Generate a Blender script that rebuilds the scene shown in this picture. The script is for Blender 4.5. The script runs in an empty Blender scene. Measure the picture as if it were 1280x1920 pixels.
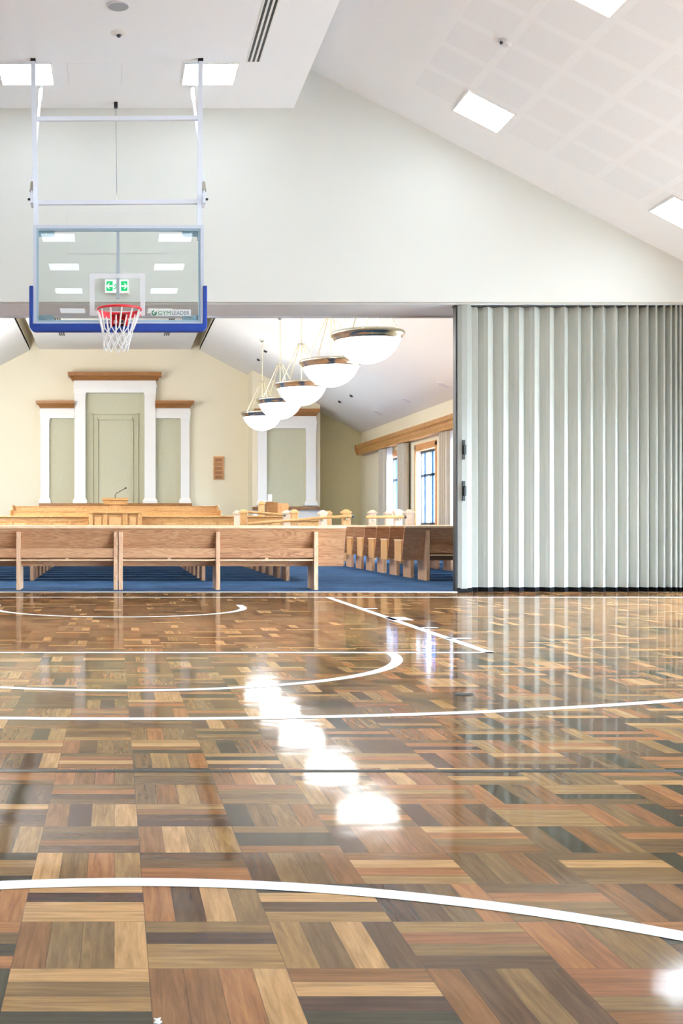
import bpy, bmesh, math, random
from mathutils import Vector, Matrix
random.seed(7)
S = bpy.context.scene
COL = S.collection
F, H, VX, VY = 2200.0, 0.85, 215.0, 983.0      # focal length in px, eye height, principal point of the 1280x1920 frame

def P(px, py, Z):
    return Vector(((px - VX) * Z / F, Z, H + (VY - py) * Z / F))
def ZF(py):
    return H * F / (py - VY)

# ------------------------------------------------------------------ materials
MATS = {}
def base_mat(name):
    m = bpy.data.materials.new(name); m.use_nodes = True
    nt = m.node_tree; nt.nodes.clear()
    out = nt.nodes.new('ShaderNodeOutputMaterial')
    return m, nt, out
def N(nt, t, **kw):
    n = nt.nodes.new(t)
    for k, v in kw.items():
        if k == 'op': n.operation = v
        else: setattr(n, k, v)
    return n
def math_(nt, op, a, b=None, c=None):
    n = nt.nodes.new('ShaderNodeMath'); n.operation = op
    for i, v in enumerate((a, b, c)):
        if v is None: continue
        if isinstance(v, (int, float)): n.inputs[i].default_value = v
        else: nt.links.new(v, n.inputs[i])
    return n.outputs[0]
def mixf(nt, f, a, b):
    # a*(1-f)+b*f
    d = math_(nt, 'SUBTRACT', b, a)
    return math_(nt, 'MULTIPLY_ADD', d, f, a)
def mixc(nt, fac, a, b, blend='MIX'):
    n = nt.nodes.new('ShaderNodeMix'); n.data_type = 'RGBA'; n.blend_type = blend
    for i, v in ((0, fac), (6, a), (7, b)):
        if isinstance(v, (int, float)): n.inputs[i].default_value = v
        elif isinstance(v, tuple): n.inputs[i].default_value = (*v, 1)
        else: nt.links.new(v, n.inputs[i])
    return n.outputs[2]
def lin(r, g, b):
    f = lambda c: (c / 255 / 12.92) if c <= 10 else ((c / 255 + .055) / 1.055) ** 2.4
    return (f(r), f(g), f(b))

def plain(name, rgb, rough=.5, metal=0, spec=.5, mott=.04, scale=6, bump=0, coat=0):
    m, nt, out = base_mat(name)
    b = N(nt, 'ShaderNodeBsdfPrincipled')
    tc = N(nt, 'ShaderNodeTexCoord')
    nz = N(nt, 'ShaderNodeTexNoise'); nz.inputs['Scale'].default_value = scale; nz.inputs['Detail'].default_value = 3
    nt.links.new(tc.outputs['Object'], nz.inputs['Vector'])
    lo = tuple(c * (1 - mott) for c in rgb); hi = tuple(min(1, c * (1 + mott)) for c in rgb)
    nt.links.new(mixc(nt, nz.outputs['Fac'], lo, hi), b.inputs['Base Color'])
    b.inputs['Roughness'].default_value = rough; b.inputs['Metallic'].default_value = metal
    b.inputs['Specular IOR Level'].default_value = spec
    if coat:
        b.inputs['Coat Weight'].default_value = coat; b.inputs['Coat Roughness'].default_value = .05
    if bump:
        bp = N(nt, 'ShaderNodeBump'); bp.inputs['Strength'].default_value = bump; bp.inputs['Distance'].default_value = .01
        nz2 = N(nt, 'ShaderNodeTexNoise'); nz2.inputs['Scale'].default_value = scale * 25
        nt.links.new(tc.outputs['Object'], nz2.inputs['Vector'])
        nt.links.new(nz2.outputs['Fac'], bp.inputs['Height']); nt.links.new(bp.outputs['Normal'], b.inputs['Normal'])
    nt.links.new(b.outputs[0], out.inputs[0])
    return m

def wood(name, dark, mid, light, along='x', rough=.38, scale=1.0):
    m, nt, out = base_mat(name)
    b = N(nt, 'ShaderNodeBsdfPrincipled')
    tc = N(nt, 'ShaderNodeTexCoord'); oi = N(nt, 'ShaderNodeObjectInfo')
    mp = N(nt, 'ShaderNodeMapping')
    sc = {'x': (1.1, 11, 11), 'y': (11, 1.1, 11), 'z': (11, 11, 1.1)}[along]
    mp.inputs['Scale'].default_value = tuple(s * scale for s in sc)
    off = N(nt, 'ShaderNodeCombineXYZ')
    r50 = math_(nt, 'MULTIPLY', oi.outputs['Random'], 37.0)
    for i in range(3): nt.links.new(r50, off.inputs[i])
    ad = N(nt, 'ShaderNodeVectorMath'); ad.operation = 'ADD'
    nt.links.new(tc.outputs['Object'], mp.inputs['Vector'])
    nt.links.new(mp.outputs[0], ad.inputs[0]); nt.links.new(off.outputs[0], ad.inputs[1])
    n1 = N(nt, 'ShaderNodeTexNoise'); n1.inputs['Scale'].default_value = 1.0; n1.inputs['Detail'].default_value = 4; n1.inputs['Distortion'].default_value = 1.2
    nt.links.new(ad.outputs[0], n1.inputs['Vector'])
    # growth rings: contour lines of the stretched noise
    rg = math_(nt, 'FRACT', math_(nt, 'MULTIPLY', n1.outputs['Fac'], 9.0))
    rg = math_(nt, 'ABSOLUTE', math_(nt, 'SUBTRACT', rg, .5))
    n2 = N(nt, 'ShaderNodeTexNoise'); n2.inputs['Scale'].default_value = 7.0; n2.inputs['Detail'].default_value = 2
    nt.links.new(ad.outputs[0], n2.inputs['Vector'])
    f = math_(nt, 'ADD', math_(nt, 'MULTIPLY', rg, .7), math_(nt, 'MULTIPLY', n1.outputs['Fac'], .5))
    f = math_(nt, 'ADD', f, math_(nt, 'MULTIPLY', math_(nt, 'SUBTRACT', n2.outputs['Fac'], .5), .35))
    f = math_(nt, 'ADD', f, math_(nt, 'MULTIPLY', math_(nt, 'SUBTRACT', oi.outputs['Random'], .5), .25))
    cr = N(nt, 'ShaderNodeValToRGB')
    e = cr.color_ramp.elements
    e[0].position = .1; e[0].color = (*dark, 1); e[1].position = .85; e[1].color = (*light, 1)
    k = e.new(.45); k.color = (*mid, 1)
    nt.links.new(f, cr.inputs[0]); nt.links.new(cr.outputs[0], b.inputs['Base Color'])
    b.inputs['Roughness'].default_value = rough
    nt.links.new(b.outputs[0], out.inputs[0])
    return m

def emit(name, rgb, s):
    m, nt, out = base_mat(name)
    e = N(nt, 'ShaderNodeEmission'); e.inputs[0].default_value = (*rgb, 1); e.inputs[1].default_value = s
    nt.links.new(e.outputs[0], out.inputs[0])
    return m

def glass(name, tint, refl=1.0):
    m, nt, out = base_mat(name)
    t = N(nt, 'ShaderNodeBsdfTransparent'); t.inputs[0].default_value = (*tint, 1)
    g = N(nt, 'ShaderNodeBsdfGlossy'); g.inputs['Roughness'].default_value = 0.0
    fr = N(nt, 'ShaderNodeFresnel'); fr.inputs[0].default_value = 1.5
    mx = N(nt, 'ShaderNodeMixShader')
    ge = N(nt, 'ShaderNodeNewGeometry')      # one reflection per sheet: only where the ray enters it
    ent = math_(nt, 'SUBTRACT', 1.0, ge.outputs['Backfacing'])
    nt.links.new(math_(nt, 'MULTIPLY', math_(nt, 'MULTIPLY', fr.outputs[0], refl), ent), mx.inputs[0])
    nt.links.new(t.outputs[0], mx.inputs[1]); nt.links.new(g.outputs[0], mx.inputs[2])
    nt.links.new(mx.outputs[0], out.inputs[0])
    return m

def translucent(name, rgb, alpha):
    m, nt, out = base_mat(name)
    t = N(nt, 'ShaderNodeBsdfTransparent'); d = N(nt, 'ShaderNodeBsdfDiffuse'); d.inputs[0].default_value = (*rgb, 1)
    mx = N(nt, 'ShaderNodeMixShader'); mx.inputs[0].default_value = alpha
    nt.links.new(t.outputs[0], mx.inputs[1]); nt.links.new(d.outputs[0], mx.inputs[2]); nt.links.new(mx.outputs[0], out.inputs[0])
    return m

def sheer(name, rgb):
    m, nt, out = base_mat(name)
    d = N(nt, 'ShaderNodeBsdfDiffuse'); d.inputs[0].default_value = (*rgb, 1)
    t = N(nt, 'ShaderNodeBsdfTranslucent'); t.inputs[0].default_value = (*rgb, 1)
    mx = N(nt, 'ShaderNodeMixShader'); mx.inputs[0].default_value = .55
    nt.links.new(d.outputs[0], mx.inputs[1]); nt.links.new(t.outputs[0], mx.inputs[2]); nt.links.new(mx.outputs[0], out.inputs[0])
    return m

PQ = .264
def parquet():
    m, nt, out = base_mat('parquet')
    b = N(nt, 'ShaderNodeBsdfPrincipled')
    tc = N(nt, 'ShaderNodeTexCoord'); sp = N(nt, 'ShaderNodeSeparateXYZ')
    nt.links.new(tc.outputs['Object'], sp.inputs[0])
    X, Y = sp.outputs[0], sp.outputs[1]
    u = math_(nt, 'DIVIDE', math_(nt, 'SUBTRACT', X, .0648), PQ)
    v = math_(nt, 'DIVIDE', math_(nt, 'SUBTRACT', Y, 2.245), PQ)
    iu = math_(nt, 'FLOOR', u); iv = math_(nt, 'FLOOR', v)
    fu = math_(nt, 'FRACT', u); fv = math_(nt, 'FRACT', v)
    par = math_(nt, 'FLOORED_MODULO', math_(nt, 'ADD', iu, iv), 2.0)
    s = math_(nt, 'MULTIPLY', mixf(nt, par, fv, fu), 4.0)
    k = math_(nt, 'FLOOR', s); fs = math_(nt, 'FRACT', s)
    al = mixf(nt, par, X, Y); ac = mixf(nt, par, Y, X)
    fal = mixf(nt, par, fu, fv)
    cid = N(nt, 'ShaderNodeCombineXYZ')
    nt.links.new(iu, cid.inputs[0]); nt.links.new(iv, cid.inputs[1]); nt.links.new(k, cid.inputs[2])
    wn = N(nt, 'ShaderNodeTexWhiteNoise'); wn.noise_dimensions = '3D'
    nt.links.new(cid.outputs[0], wn.inputs['Vector'])
    ws = N(nt, 'ShaderNodeSeparateColor'); nt.links.new(wn.outputs['Color'], ws.inputs[0])
    r1, r2, r3 = ws.outputs[0], ws.outputs[1], ws.outputs[2]
    cr = N(nt, 'ShaderNodeValToRGB'); cr.color_ramp.interpolation = 'CONSTANT'
    pal = [(0, (78, 72, 58)), (.09, (108, 82, 60)), (.2, (148, 106, 68)), (.30, (178, 126, 84)), (.42, (146, 118, 82)),
           (.55, (174, 140, 96)), (.68, (128, 102, 72)), (.80, (210, 170, 124)), (.89, (160, 112, 80)), (.95, (92, 68, 56))]
    e = cr.color_ramp.elements
    e[0].position = 0; e[0].color = (*lin(*pal[0][1]), 1); e[1].position = pal[1][0]; e[1].color = (*lin(*pal[1][1]), 1)
    for p, c in pal[2:]:
        q = e.new(p); q.color = (*lin(*c), 1)
    nt.links.new(r1, cr.inputs[0])
    # grain
    gv = N(nt, 'ShaderNodeCombineXYZ')
    nt.links.new(math_(nt, 'MULTIPLY_ADD', al, 5.0, math_(nt, 'MULTIPLY', r2, 60.0)), gv.inputs[0])
    nt.links.new(math_(nt, 'MULTIPLY', ac, 64.0), gv.inputs[1])
    nt.links.new(math_(nt, 'MULTIPLY', r3, 90.0), gv.inputs[2])
    n1 = N(nt, 'ShaderNodeTexNoise'); n1.inputs['Scale'].default_value = 1.0; n1.inputs['Detail'].default_value = 6; n1.inputs['Distortion'].default_value = .7
    nt.links.new(gv.outputs[0], n1.inputs['Vector'])
    n2 = N(nt, 'ShaderNodeTexNoise'); n2.inputs['Scale'].default_value = 4.5; n2.inputs['Detail'].default_value = 3
    nt.links.new(gv.outputs[0], n2.inputs['Vector'])
    g = math_(nt, 'ADD', math_(nt, 'MULTIPLY', math_(nt, 'SUBTRACT', n1.outputs['Fac'], .5), 2.4),
              math_(nt, 'MULTIPLY', math_(nt, 'SUBTRACT', n2.outputs['Fac'], .5), .8))
    gf = math_(nt, 'ADD', g, .5)
    gcl = N(nt, 'ShaderNodeClamp'); nt.links.new(gf, gcl.inputs[0])
    hue = mixc(nt, gcl.outputs[0], (.56, .485, .385), (1.02, .93, .78))
    colr = mixc(nt, 1.0, cr.outputs[0], hue, 'MULTIPLY')
    # joints between staves
    es = math_(nt, 'MINIMUM', fs, math_(nt, 'SUBTRACT', 1.0, fs))
    ea = math_(nt, 'MULTIPLY', math_(nt, 'MINIMUM', fal, math_(nt, 'SUBTRACT', 1.0, fal)), 4.0)
    ed = math_(nt, 'MINIMUM', es, ea)
    jn = math_(nt, 'LESS_THAN', ed, .014)
    colr = mixc(nt, math_(nt, 'MULTIPLY', jn, .55), colr, (.04, .02, .012))
    nt.links.new(colr, b.inputs['Base Color'])
    b.inputs['Roughness'].default_value = .45
    b.inputs['Specular IOR Level'].default_value = 0.0
    b.inputs['Coat Weight'].default_value = .72
    b.inputs['Coat Roughness'].default_value = .07
    b.inputs['Coat IOR'].default_value = 1.36
    # lacquer is not dead flat: staves cup and each is laid a hair out of level
    n3 = N(nt, 'ShaderNodeTexNoise'); n3.inputs['Scale'].default_value = 7.0; n3.inputs['Detail'].default_value = 1.0
    nt.links.new(tc.outputs['Object'], n3.inputs['Vector'])
    hgt = math_(nt, 'ADD', math_(nt, 'MULTIPLY', n3.outputs['Fac'], .6),
                math_(nt, 'MULTIPLY', math_(nt, 'MULTIPLY', math_(nt, 'SUBTRACT', r2, .5), fs), .05))
    bp = N(nt, 'ShaderNodeBump'); bp.inputs['Strength'].default_value = .42; bp.inputs['Distance'].default_value = .002
    nt.links.new(hgt, bp.inputs['Height'])
    nt.links.new(bp.outputs['Normal'], b.inputs['Coat Normal'])
    nt.links.new(b.outputs[0], out.inputs[0])
    return m

def slope_mat():
    # plasterboard with square perforated acoustic fields and plain bands between them
    m, nt, out = base_mat('perforated_ceiling')
    b = N(nt, 'ShaderNodeBsdfPrincipled'); b.inputs['Roughness'].default_value = .8; b.inputs['Specular IOR Level'].default_value = .2
    tc = N(nt, 'ShaderNodeTexCoord'); sp = N(nt, 'ShaderNodeSeparateXYZ')
    nt.links.new(tc.outputs['Object'], sp.inputs[0])
    X, Y = math_(nt, 'ABSOLUTE', sp.outputs[0]), sp.outputs[1]
    fu = math_(nt, 'FRACT', math_(nt, 'DIVIDE', math_(nt, 'SUBTRACT', X, 4.54 - 20 * .5335), .5335))
    fv = math_(nt, 'FRACT', math_(nt, 'DIVIDE', math_(nt, 'SUBTRACT', Y, 10.64 - 40 * .61), .61))
    ins = math_(nt, 'MULTIPLY', math_(nt, 'LESS_THAN', fu, .86), math_(nt, 'LESS_THAN', fv, .82))
    ins = math_(nt, 'MULTIPLY', ins, math_(nt, 'GREATER_THAN', X, 3.44))
    ins = math_(nt, 'MULTIPLY', ins, math_(nt, 'LESS_THAN', Y, 13.65))
    hu = math_(nt, 'SUBTRACT', math_(nt, 'FRACT', math_(nt, 'DIVIDE', X, .0177)), .5)
    hv = math_(nt, 'SUBTRACT', math_(nt, 'FRACT', math_(nt, 'DIVIDE', Y, .02)), .5)
    d = math_(nt, 'SQRT', math_(nt, 'ADD', math_(nt, 'MULTIPLY', hu, hu), math_(nt, 'MULTIPLY', hv, hv)))
    hole = math_(nt, 'MULTIPLY', ins, math_(nt, 'LESS_THAN', d, .24))
    nt.links.new(mixc(nt, math_(nt, 'MULTIPLY', hole, .32), lin(247, 250, 255), (.3, .31, .36)), b.inputs['Base Color'])
    nt.links.new(b.outputs[0], out.inputs[0])
    return m

def carpet():
    m, nt, out = base_mat('carpet')
    b = N(nt, 'ShaderNodeBsdfPrincipled'); b.inputs['Roughness'].default_value = .95; b.inputs['Specular IOR Level'].default_value = .1
    tc = N(nt, 'ShaderNodeTexCoord')
    n1 = N(nt, 'ShaderNodeTexNoise'); n1.inputs['Scale'].default_value = 45; n1.inputs['Detail'].default_value = 4
    n2 = N(nt, 'ShaderNodeTexNoise'); n2.inputs['Scale'].default_value = 2
    nt.links.new(tc.outputs['Object'], n1.inputs['Vector']); nt.links.new(tc.outputs['Object'], n2.inputs['Vector'])
    f = math_(nt, 'ADD', math_(nt, 'MULTIPLY', n1.outputs['Fac'], .7), math_(nt, 'MULTIPLY', n2.outputs['Fac'], .4))
    cr = N(nt, 'ShaderNodeValToRGB'); e = cr.color_ramp.elements
    e[0].position = .3; e[0].color = (*lin(26, 50, 84), 1); e[1].position = .75; e[1].color = (*lin(74, 112, 156), 1)
    nt.links.new(f, cr.inputs[0]); nt.links.new(cr.outputs[0], b.inputs['Base Color'])
    nt.links.new(b.outputs[0], out.inputs[0])
    return m

def vinyl():
    # pleated partition cover: fine vertical woven ribs
    m, nt, out = base_mat('partition_vinyl')
    b = N(nt, 'ShaderNodeBsdfPrincipled'); b.inputs['Roughness'].default_value = .32
    uv = N(nt, 'ShaderNodeUVMap'); uv.uv_map = 'UVMap'
    mp = N(nt, 'ShaderNodeMapping'); mp.inputs['Scale'].default_value = (90, .6, 1)
    nt.links.new(uv.outputs[0], mp.inputs[0])
    n1 = N(nt, 'ShaderNodeTexNoise'); n1.inputs['Scale'].default_value = 1; n1.inputs['Detail'].default_value = 3
    nt.links.new(mp.outputs[0], n1.inputs['Vector'])
    nt.links.new(mixc(nt, n1.outputs['Fac'], lin(164, 166, 158), lin(198, 200, 192)), b.inputs['Base Color'])
    nt.links.new(b.outputs[0], out.inputs[0])
    return m

M = dict(
    hall_wall=plain('hall_wall_paint', lin(222, 222, 216), .75, mott=.015, scale=1.2),
    ceiling=plain('ceiling_paint', lin(247, 250, 255), .8, mott=.004, scale=.8, spec=.2),
    lintel=plain('lintel_soffit', lin(226, 231, 233), .5, mott=.02),
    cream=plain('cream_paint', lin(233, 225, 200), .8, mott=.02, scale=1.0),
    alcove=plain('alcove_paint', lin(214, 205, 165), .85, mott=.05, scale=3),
    chapel_ceiling=plain('chapel_ceiling', lin(234, 233, 228), .8, mott=.012, spec=.2),
    white=plain('white_gloss_paint', lin(236, 236, 233), .4, mott=.01),
    niche=plain('niche_fabric', lin(196, 194, 168), .9, mott=.08, scale=18, bump=.15),
    slope=slope_mat(), parquet=parquet(), carpet=carpet(), vinyl=vinyl(),
    oak=wood('pew_oak', lin(140, 92, 62), lin(186, 138, 100), lin(208, 166, 128)),
    oak_z=wood('pew_oak_upright', lin(178, 130, 98), lin(214, 174, 138), lin(230, 196, 164), 'z'),
    oak_cap=wood('pew_oak_cap', lin(216, 178, 136), lin(238, 206, 168), lin(246, 220, 188)),
    honey=wood('honey_oak', lin(170, 118, 62), lin(208, 158, 98), lin(228, 182, 124)),
    honey_z=wood('honey_oak_upright', lin(176, 124, 68), lin(214, 166, 108), lin(230, 188, 134), 'z'),
    pale_z=wood('pale_ash', lin(214, 180, 146), lin(236, 210, 182), lin(246, 228, 206), 'z'),
    brown=wood('cornice_timber', lin(104, 62, 24), lin(150, 98, 48), lin(176, 122, 66), rough=.32),
    brown_y=wood('pelmet_timber', lin(140, 90, 38), lin(184, 130, 66), lin(206, 154, 90), 'y', rough=.3),
    brown_z=wood('window_timber', lin(160, 104, 56), lin(206, 146, 88), lin(222, 168, 110), 'z'),
    lead=plain('lead_post_darkened', lin(150, 150, 142), .55, mott=.03),  # post colour darkened below the vinyl cover to offset strong window light
    line=plain('white_court_paint', lin(246, 248, 250), .45, spec=.35, mott=.01),
    dline=plain('dark_court_paint', lin(40, 46, 42), .45, spec=.3, mott=.05),
    steel=plain('white_powdercoat', lin(226, 230, 240), .4, mott=.01),
    alu=plain('grey_aluminium_frame', lin(206, 212, 224), .35, metal=.15, mott=.02),
    gasket=plain('blue_grey_gasket', lin(158, 184, 200), .4, mott=.03),
    blue=plain('blue_padding', lin(0, 48, 136), .5, mott=.04, scale=20),
    red=plain('red_enamel', lin(206, 30, 44), .3, mott=.03),
    net=plain('white_net_cord', lin(244, 244, 244), .8),
    black=plain('black_plastic', lin(16, 16, 20), .45, mott=.1),
    rubber=plain('black_rubber', lin(8, 8, 11), .7, spec=.2, mott=.1),
    chrome=plain('chrome', lin(200, 196, 180), .22, metal=1, mott=.02),
    brass=plain('pale_brass', lin(226, 214, 176), .25, metal=.6, mott=.02),
    grey=plain('grey_plastic', lin(150, 152, 156), .5),
    lgrey=plain('light_grey_plastic', lin(214, 214, 218), .5),
    metal=plain('threshold_metal', lin(225, 225, 222), .3, metal=.5, mott=.03),
    winframe=plain('dark_window_frame', lin(52, 62, 80), .4),
    winblue=plain('blue_window_frame', lin(52, 112, 196), .4),
    curtain=plain('taupe_curtain', lin(188, 180, 164), .9, mott=.06, scale=12),
    sheer=sheer('sheer_curtain', (.85, .88, .93)),
    board_glass=glass('board_glass', (.94, .965, .955), 1.2),
    win_glass=glass('window_glass', (.97, .985, 1.0), .6),
    target=translucent('target_paint', (.92, .93, .97), .55),
    sticker=translucent('sticker_film', (.93, .95, .95), .75),
    green=plain('sign_green', lin(24, 165, 96), .5),
    dgreen=plain('dark_green_print', lin(40, 120, 84), .5),
    slate=plain('slate_print', lin(84, 116, 128), .5),
    sign=emit('sign_lit_face', (.86, 1.0, .91), 1.0),
    signg=emit('sign_lit_green', lin(30, 190, 112), .9),
    panel=emit('light_panel', (.80, .91, 1.0), 7.8),
    bowl=emit('bowl_glass', (1.0, .98, .95), 7.0),
    outside=plain('outside_paving', lin(226, 226, 222), .9),
)

# ------------------------------------------------------------------ mesh helpers
class MB:
    def __init__(self): self.bm = bmesh.new()
    def box(self, x0, x1, y0, y1, z0, z1):
        v = [self.bm.verts.new((x, y, z)) for x in (x0, x1) for y in (y0, y1) for z in (z0, z1)]
        for f in ((0, 1, 3, 2), (4, 6, 7, 5), (0, 4, 5, 1), (2, 3, 7, 6), (0, 2, 6, 4), (1, 5, 7, 3)):
            self.bm.faces.new([v[i] for i in f])
        return self
    def pbox(self, px0, py0, px1, py1, Z, d):      # box whose front face covers a rectangle of the photograph at depth Z
        a = P(px0, py1, Z); b = P(px1, py0, Z)
        return self.box(a.x, b.x, Z, Z + d, a.z, b.z)
    def prism(self, pts, axis, a0, a1):            # polygon pts in the other two axes, extruded along axis
        def mk(p, a):
            return {'x': (a, p[0], p[1]), 'y': (p[0], a, p[1]), 'z': (p[0], p[1], a)}[axis]
        A = [self.bm.verts.new(mk(p, a0)) for p in pts]; B = [self.bm.verts.new(mk(p, a1)) for p in pts]
        n = len(pts)
        self.bm.faces.new(A); self.bm.faces.new(B[::-1])
        for i in range(n): self.bm.faces.new((A[i], B[i], B[(i + 1) % n], A[(i + 1) % n]))
        return self
    def tube(self, pts, r, n=8, closed=False):
        pts = [Vector(p) for p in pts]; rings = []
        m = len(pts)
        for i, p in enumerate(pts):
            if closed: t = pts[(i + 1) % m] - pts[i - 1]
            else: t = pts[min(i + 1, m - 1)] - pts[max(i - 1, 0)]
            t.normalize()
            up = Vector((0, 0, 1)) if abs(t.z) < .9 else Vector((0, 1, 0))
            a = t.cross(up).normalized(); b = t.cross(a)
            rings.append([self.bm.verts.new(p + (a * math.cos(2 * math.pi * k / n) + b * math.sin(2 * math.pi * k / n)) * r) for k in range(n)])
        rng = range(m) if closed else range(m - 1)
        for i in rng:
            A, B = rings[i], rings[(i + 1) % m]
            for k in range(n): self.bm.faces.new((A[k], A[(k + 1) % n], B[(k + 1) % n], B[k]))
        if not closed:
            self.bm.faces.new(rings[0][::-1]); self.bm.faces.new(rings[-1])
        return self
    def lathe(self, prof, c=(0, 0, 0), n=32, closed=False):   # (r, z) profile about z
        rings = []
        for r, z in prof:
            if r < 1e-6: rings.append([self.bm.verts.new((c[0], c[1], c[2] + z))])
            else: rings.append([self.bm.verts.new((c[0] + r * math.cos(2 * math.pi * k / n), c[1] + r * math.sin(2 * math.pi * k / n), c[2] + z)) for k in range(n)])
        m = len(rings)
        for i in range(m if closed else m - 1):
            A, B = rings[i], rings[(i + 1) % m]
            for k in range(n):
                k2 = (k + 1) % n
                if len(A) == 1 and len(B) == 1: continue
                if len(A) == 1: self.bm.faces.new((A[0], B[k2], B[k]))
                elif len(B) == 1: self.bm.faces.new((A[k], A[k2], B[0]))
                else: self.bm.faces.new((A[k], A[k2], B[k2], B[k]))
        return self
    def frustum(self, b0, b1):     # two boxes-rects (x0,x1,y0,y1,z) bottom and top
        v = []
        for (x0, x1, y0, y1, z) in (b0, b1):
            v.append([self.bm.verts.new(q) for q in ((x0, y0, z), (x1, y0, z), (x1, y1, z), (x0, y1, z))])
        A, B = v
        self.bm.faces.new(A[::-1]); self.bm.faces.new(B)
        for i in range(4): self.bm.faces.new((A[i], A[(i + 1) % 4], B[(i + 1) % 4], B[i]))
        return self
    def build(self, name, mat, parent=None, smooth=False, bevel=0, loc=None):
        bmesh.ops.recalc_face_normals(self.bm, faces=self.bm.faces)
        me = bpy.data.meshes.new(name)
        if loc is not None:
            bmesh.ops.translate(self.bm, verts=self.bm.verts, vec=-Vector(loc))
        self.bm.to_mesh(me); self.bm.free()
        if smooth:
            for p in me.polygons: p.use_smooth = True
        me.materials.append(M[mat])
        o = bpy.data.objects.new(name, me); COL.objects.link(o)
        if loc is not None: o.location = loc
        if parent is not None:
            o.parent = parent
            if loc is None:      # mesh given in world coordinates: keep it there
                o.matrix_parent_inverse = Matrix.Translation(-ploc(parent))
        if bevel:
            mo = o.modifiers.new('bevel', 'BEVEL'); mo.width = bevel; mo.segments = 2; mo.limit_method = 'ANGLE'
        return o
def ploc(o):
    v = Vector(o.location)
    p = o.parent
    if p is not None and o.matrix_parent_inverse == Matrix.Identity(4): v += ploc(p)
    elif p is not None: v = Vector((0, 0, 0))
    return v
def tag(o, label, cat, group=None, kind=None):
    o['label'] = label; o['category'] = cat
    if group: o['group'] = group
    if kind: o['kind'] = kind
    return o
def thing(name, loc, label, cat, group=None, rz=0):
    o = bpy.data.objects.new(name, None); COL.objects.link(o)
    o.location = loc; o.rotation_euler.z = rz; o.empty_display_size = .1
    return tag(o, label, cat, group)
def struct(o, label, cat):
    return tag(o, label, cat, kind='structure')
def copy_tree(o, parent=None):
    c = o.copy(); COL.objects.link(c)
    if parent is not None: c.parent = parent
    for ch in o.children: copy_tree(ch, c)
    return c
def pl(o, label): o['label'] = label; return o
ORD = ['first', 'second', 'third', 'fourth', 'fifth', 'sixth', 'seventh', 'eighth', 'ninth', 'tenth', 'eleventh', 'twelfth']

# ------------------------------------------------------------------ dimensions
ZW, ZWB = 14.53, 15.50          # hall end wall, front and back face
SOF = H + (VY - 566) * ZW / F   # soffit of the opening
XS = 7.77                       # side walls
ZB = 37.1                       # chapel end wall
ZBACK = -6.0
def zs(x): return 7.729 - .515 * abs(x)
FLAT = H + (VY - 203) * ZW / F
XF = (550 - VX) * ZW / F
CFLAT, CXF, CXS = 6.38, 2.395, 2.69

# ------------------------------------------------------------------ setting
fl = struct(MB().box(-XS, XS, ZBACK, 14.66, -.1, 0).box(P(856, 0, 14.70).x, XS, 14.66, 14.9, -.1, 0).build('floor', 'parquet'), 'glossy parquet sports floor in mixed hardwood basket-weave squares', 'floor')
struct(MB().box(-XS, P(856, 0, 14.70).x, 14.74, 14.9, -.1, .004).box(-XS, XS, 14.9, ZB, -.1, .004).build('floor_chapel', 'carpet'), 'blue carpet under the pews beyond the opening', 'carpet')
struct(MB().box(-XS, P(856, 0, 14.70).x, 14.66, 14.74, -.1, .008).build('trim_1', 'metal'), 'pale metal threshold strip between parquet and blue carpet', 'threshold')

lint = [(-XS, SOF), (XS, SOF), (XS, zs(XS)), (1.9, zs(1.9)), (-1.9, zs(1.9)), (-XS, zs(XS))]
wl = struct(MB().prism(lint, 'y', ZW, ZWB).build('wall_end', 'hall_wall'), 'white gable wall above the wide opening', 'wall')
struct(MB().box(-XS, XS, ZW + .10, ZWB - .06, SOF - .012, SOF).build('trim_2', 'lintel'), 'grey soffit lining under the gable wall', 'trim')
struct(MB().box(-XS, XS, ZWB - .05, ZWB + .01, SOF - .03, SOF + .02).build('trim_3', 'lgrey'), 'pale bead along the back edge of the soffit', 'trim')

# hall ceiling: dropped flat bulkhead and two raking sides
struct(MB().box(-XF, XF, ZBACK, ZW, FLAT, FLAT + .3).build('ceiling', 'ceiling'), 'flat dropped white ceiling along the middle of the hall', 'ceiling')
for sgn, nm, lb in ((1, 'ceiling_right', 'raking white ceiling with square perforated fields'), (-1, 'ceiling_left', 'raking white ceiling on the left, out of the photo')):
    pr = [(sgn * 1.9, zs(1.9)), (sgn * (XS + .2), zs(XS + .2)), (sgn * (XS + .2), zs(XS + .2) + .12), (sgn * 1.9, zs(1.9) + .12)]
    struct(MB().prism(pr, 'y', ZBACK - .2, ZW).build(nm, 'slope'), lb, 'ceiling')
struct(MB().box(-2.1, 2.1, ZBACK - .2, ZW, zs(1.9) + .0, zs(1.9) + .12).build('ceiling_ridge', 'ceiling'), 'white closing panel above the dropped ceiling', 'ceiling')


struct(MB().box(-XS - .25, XS + .25, ZBACK - .25, ZBACK, 0, 7.0).build('wall_back', 'hall_wall'), 'white wall behind the camera', 'wall')

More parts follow.
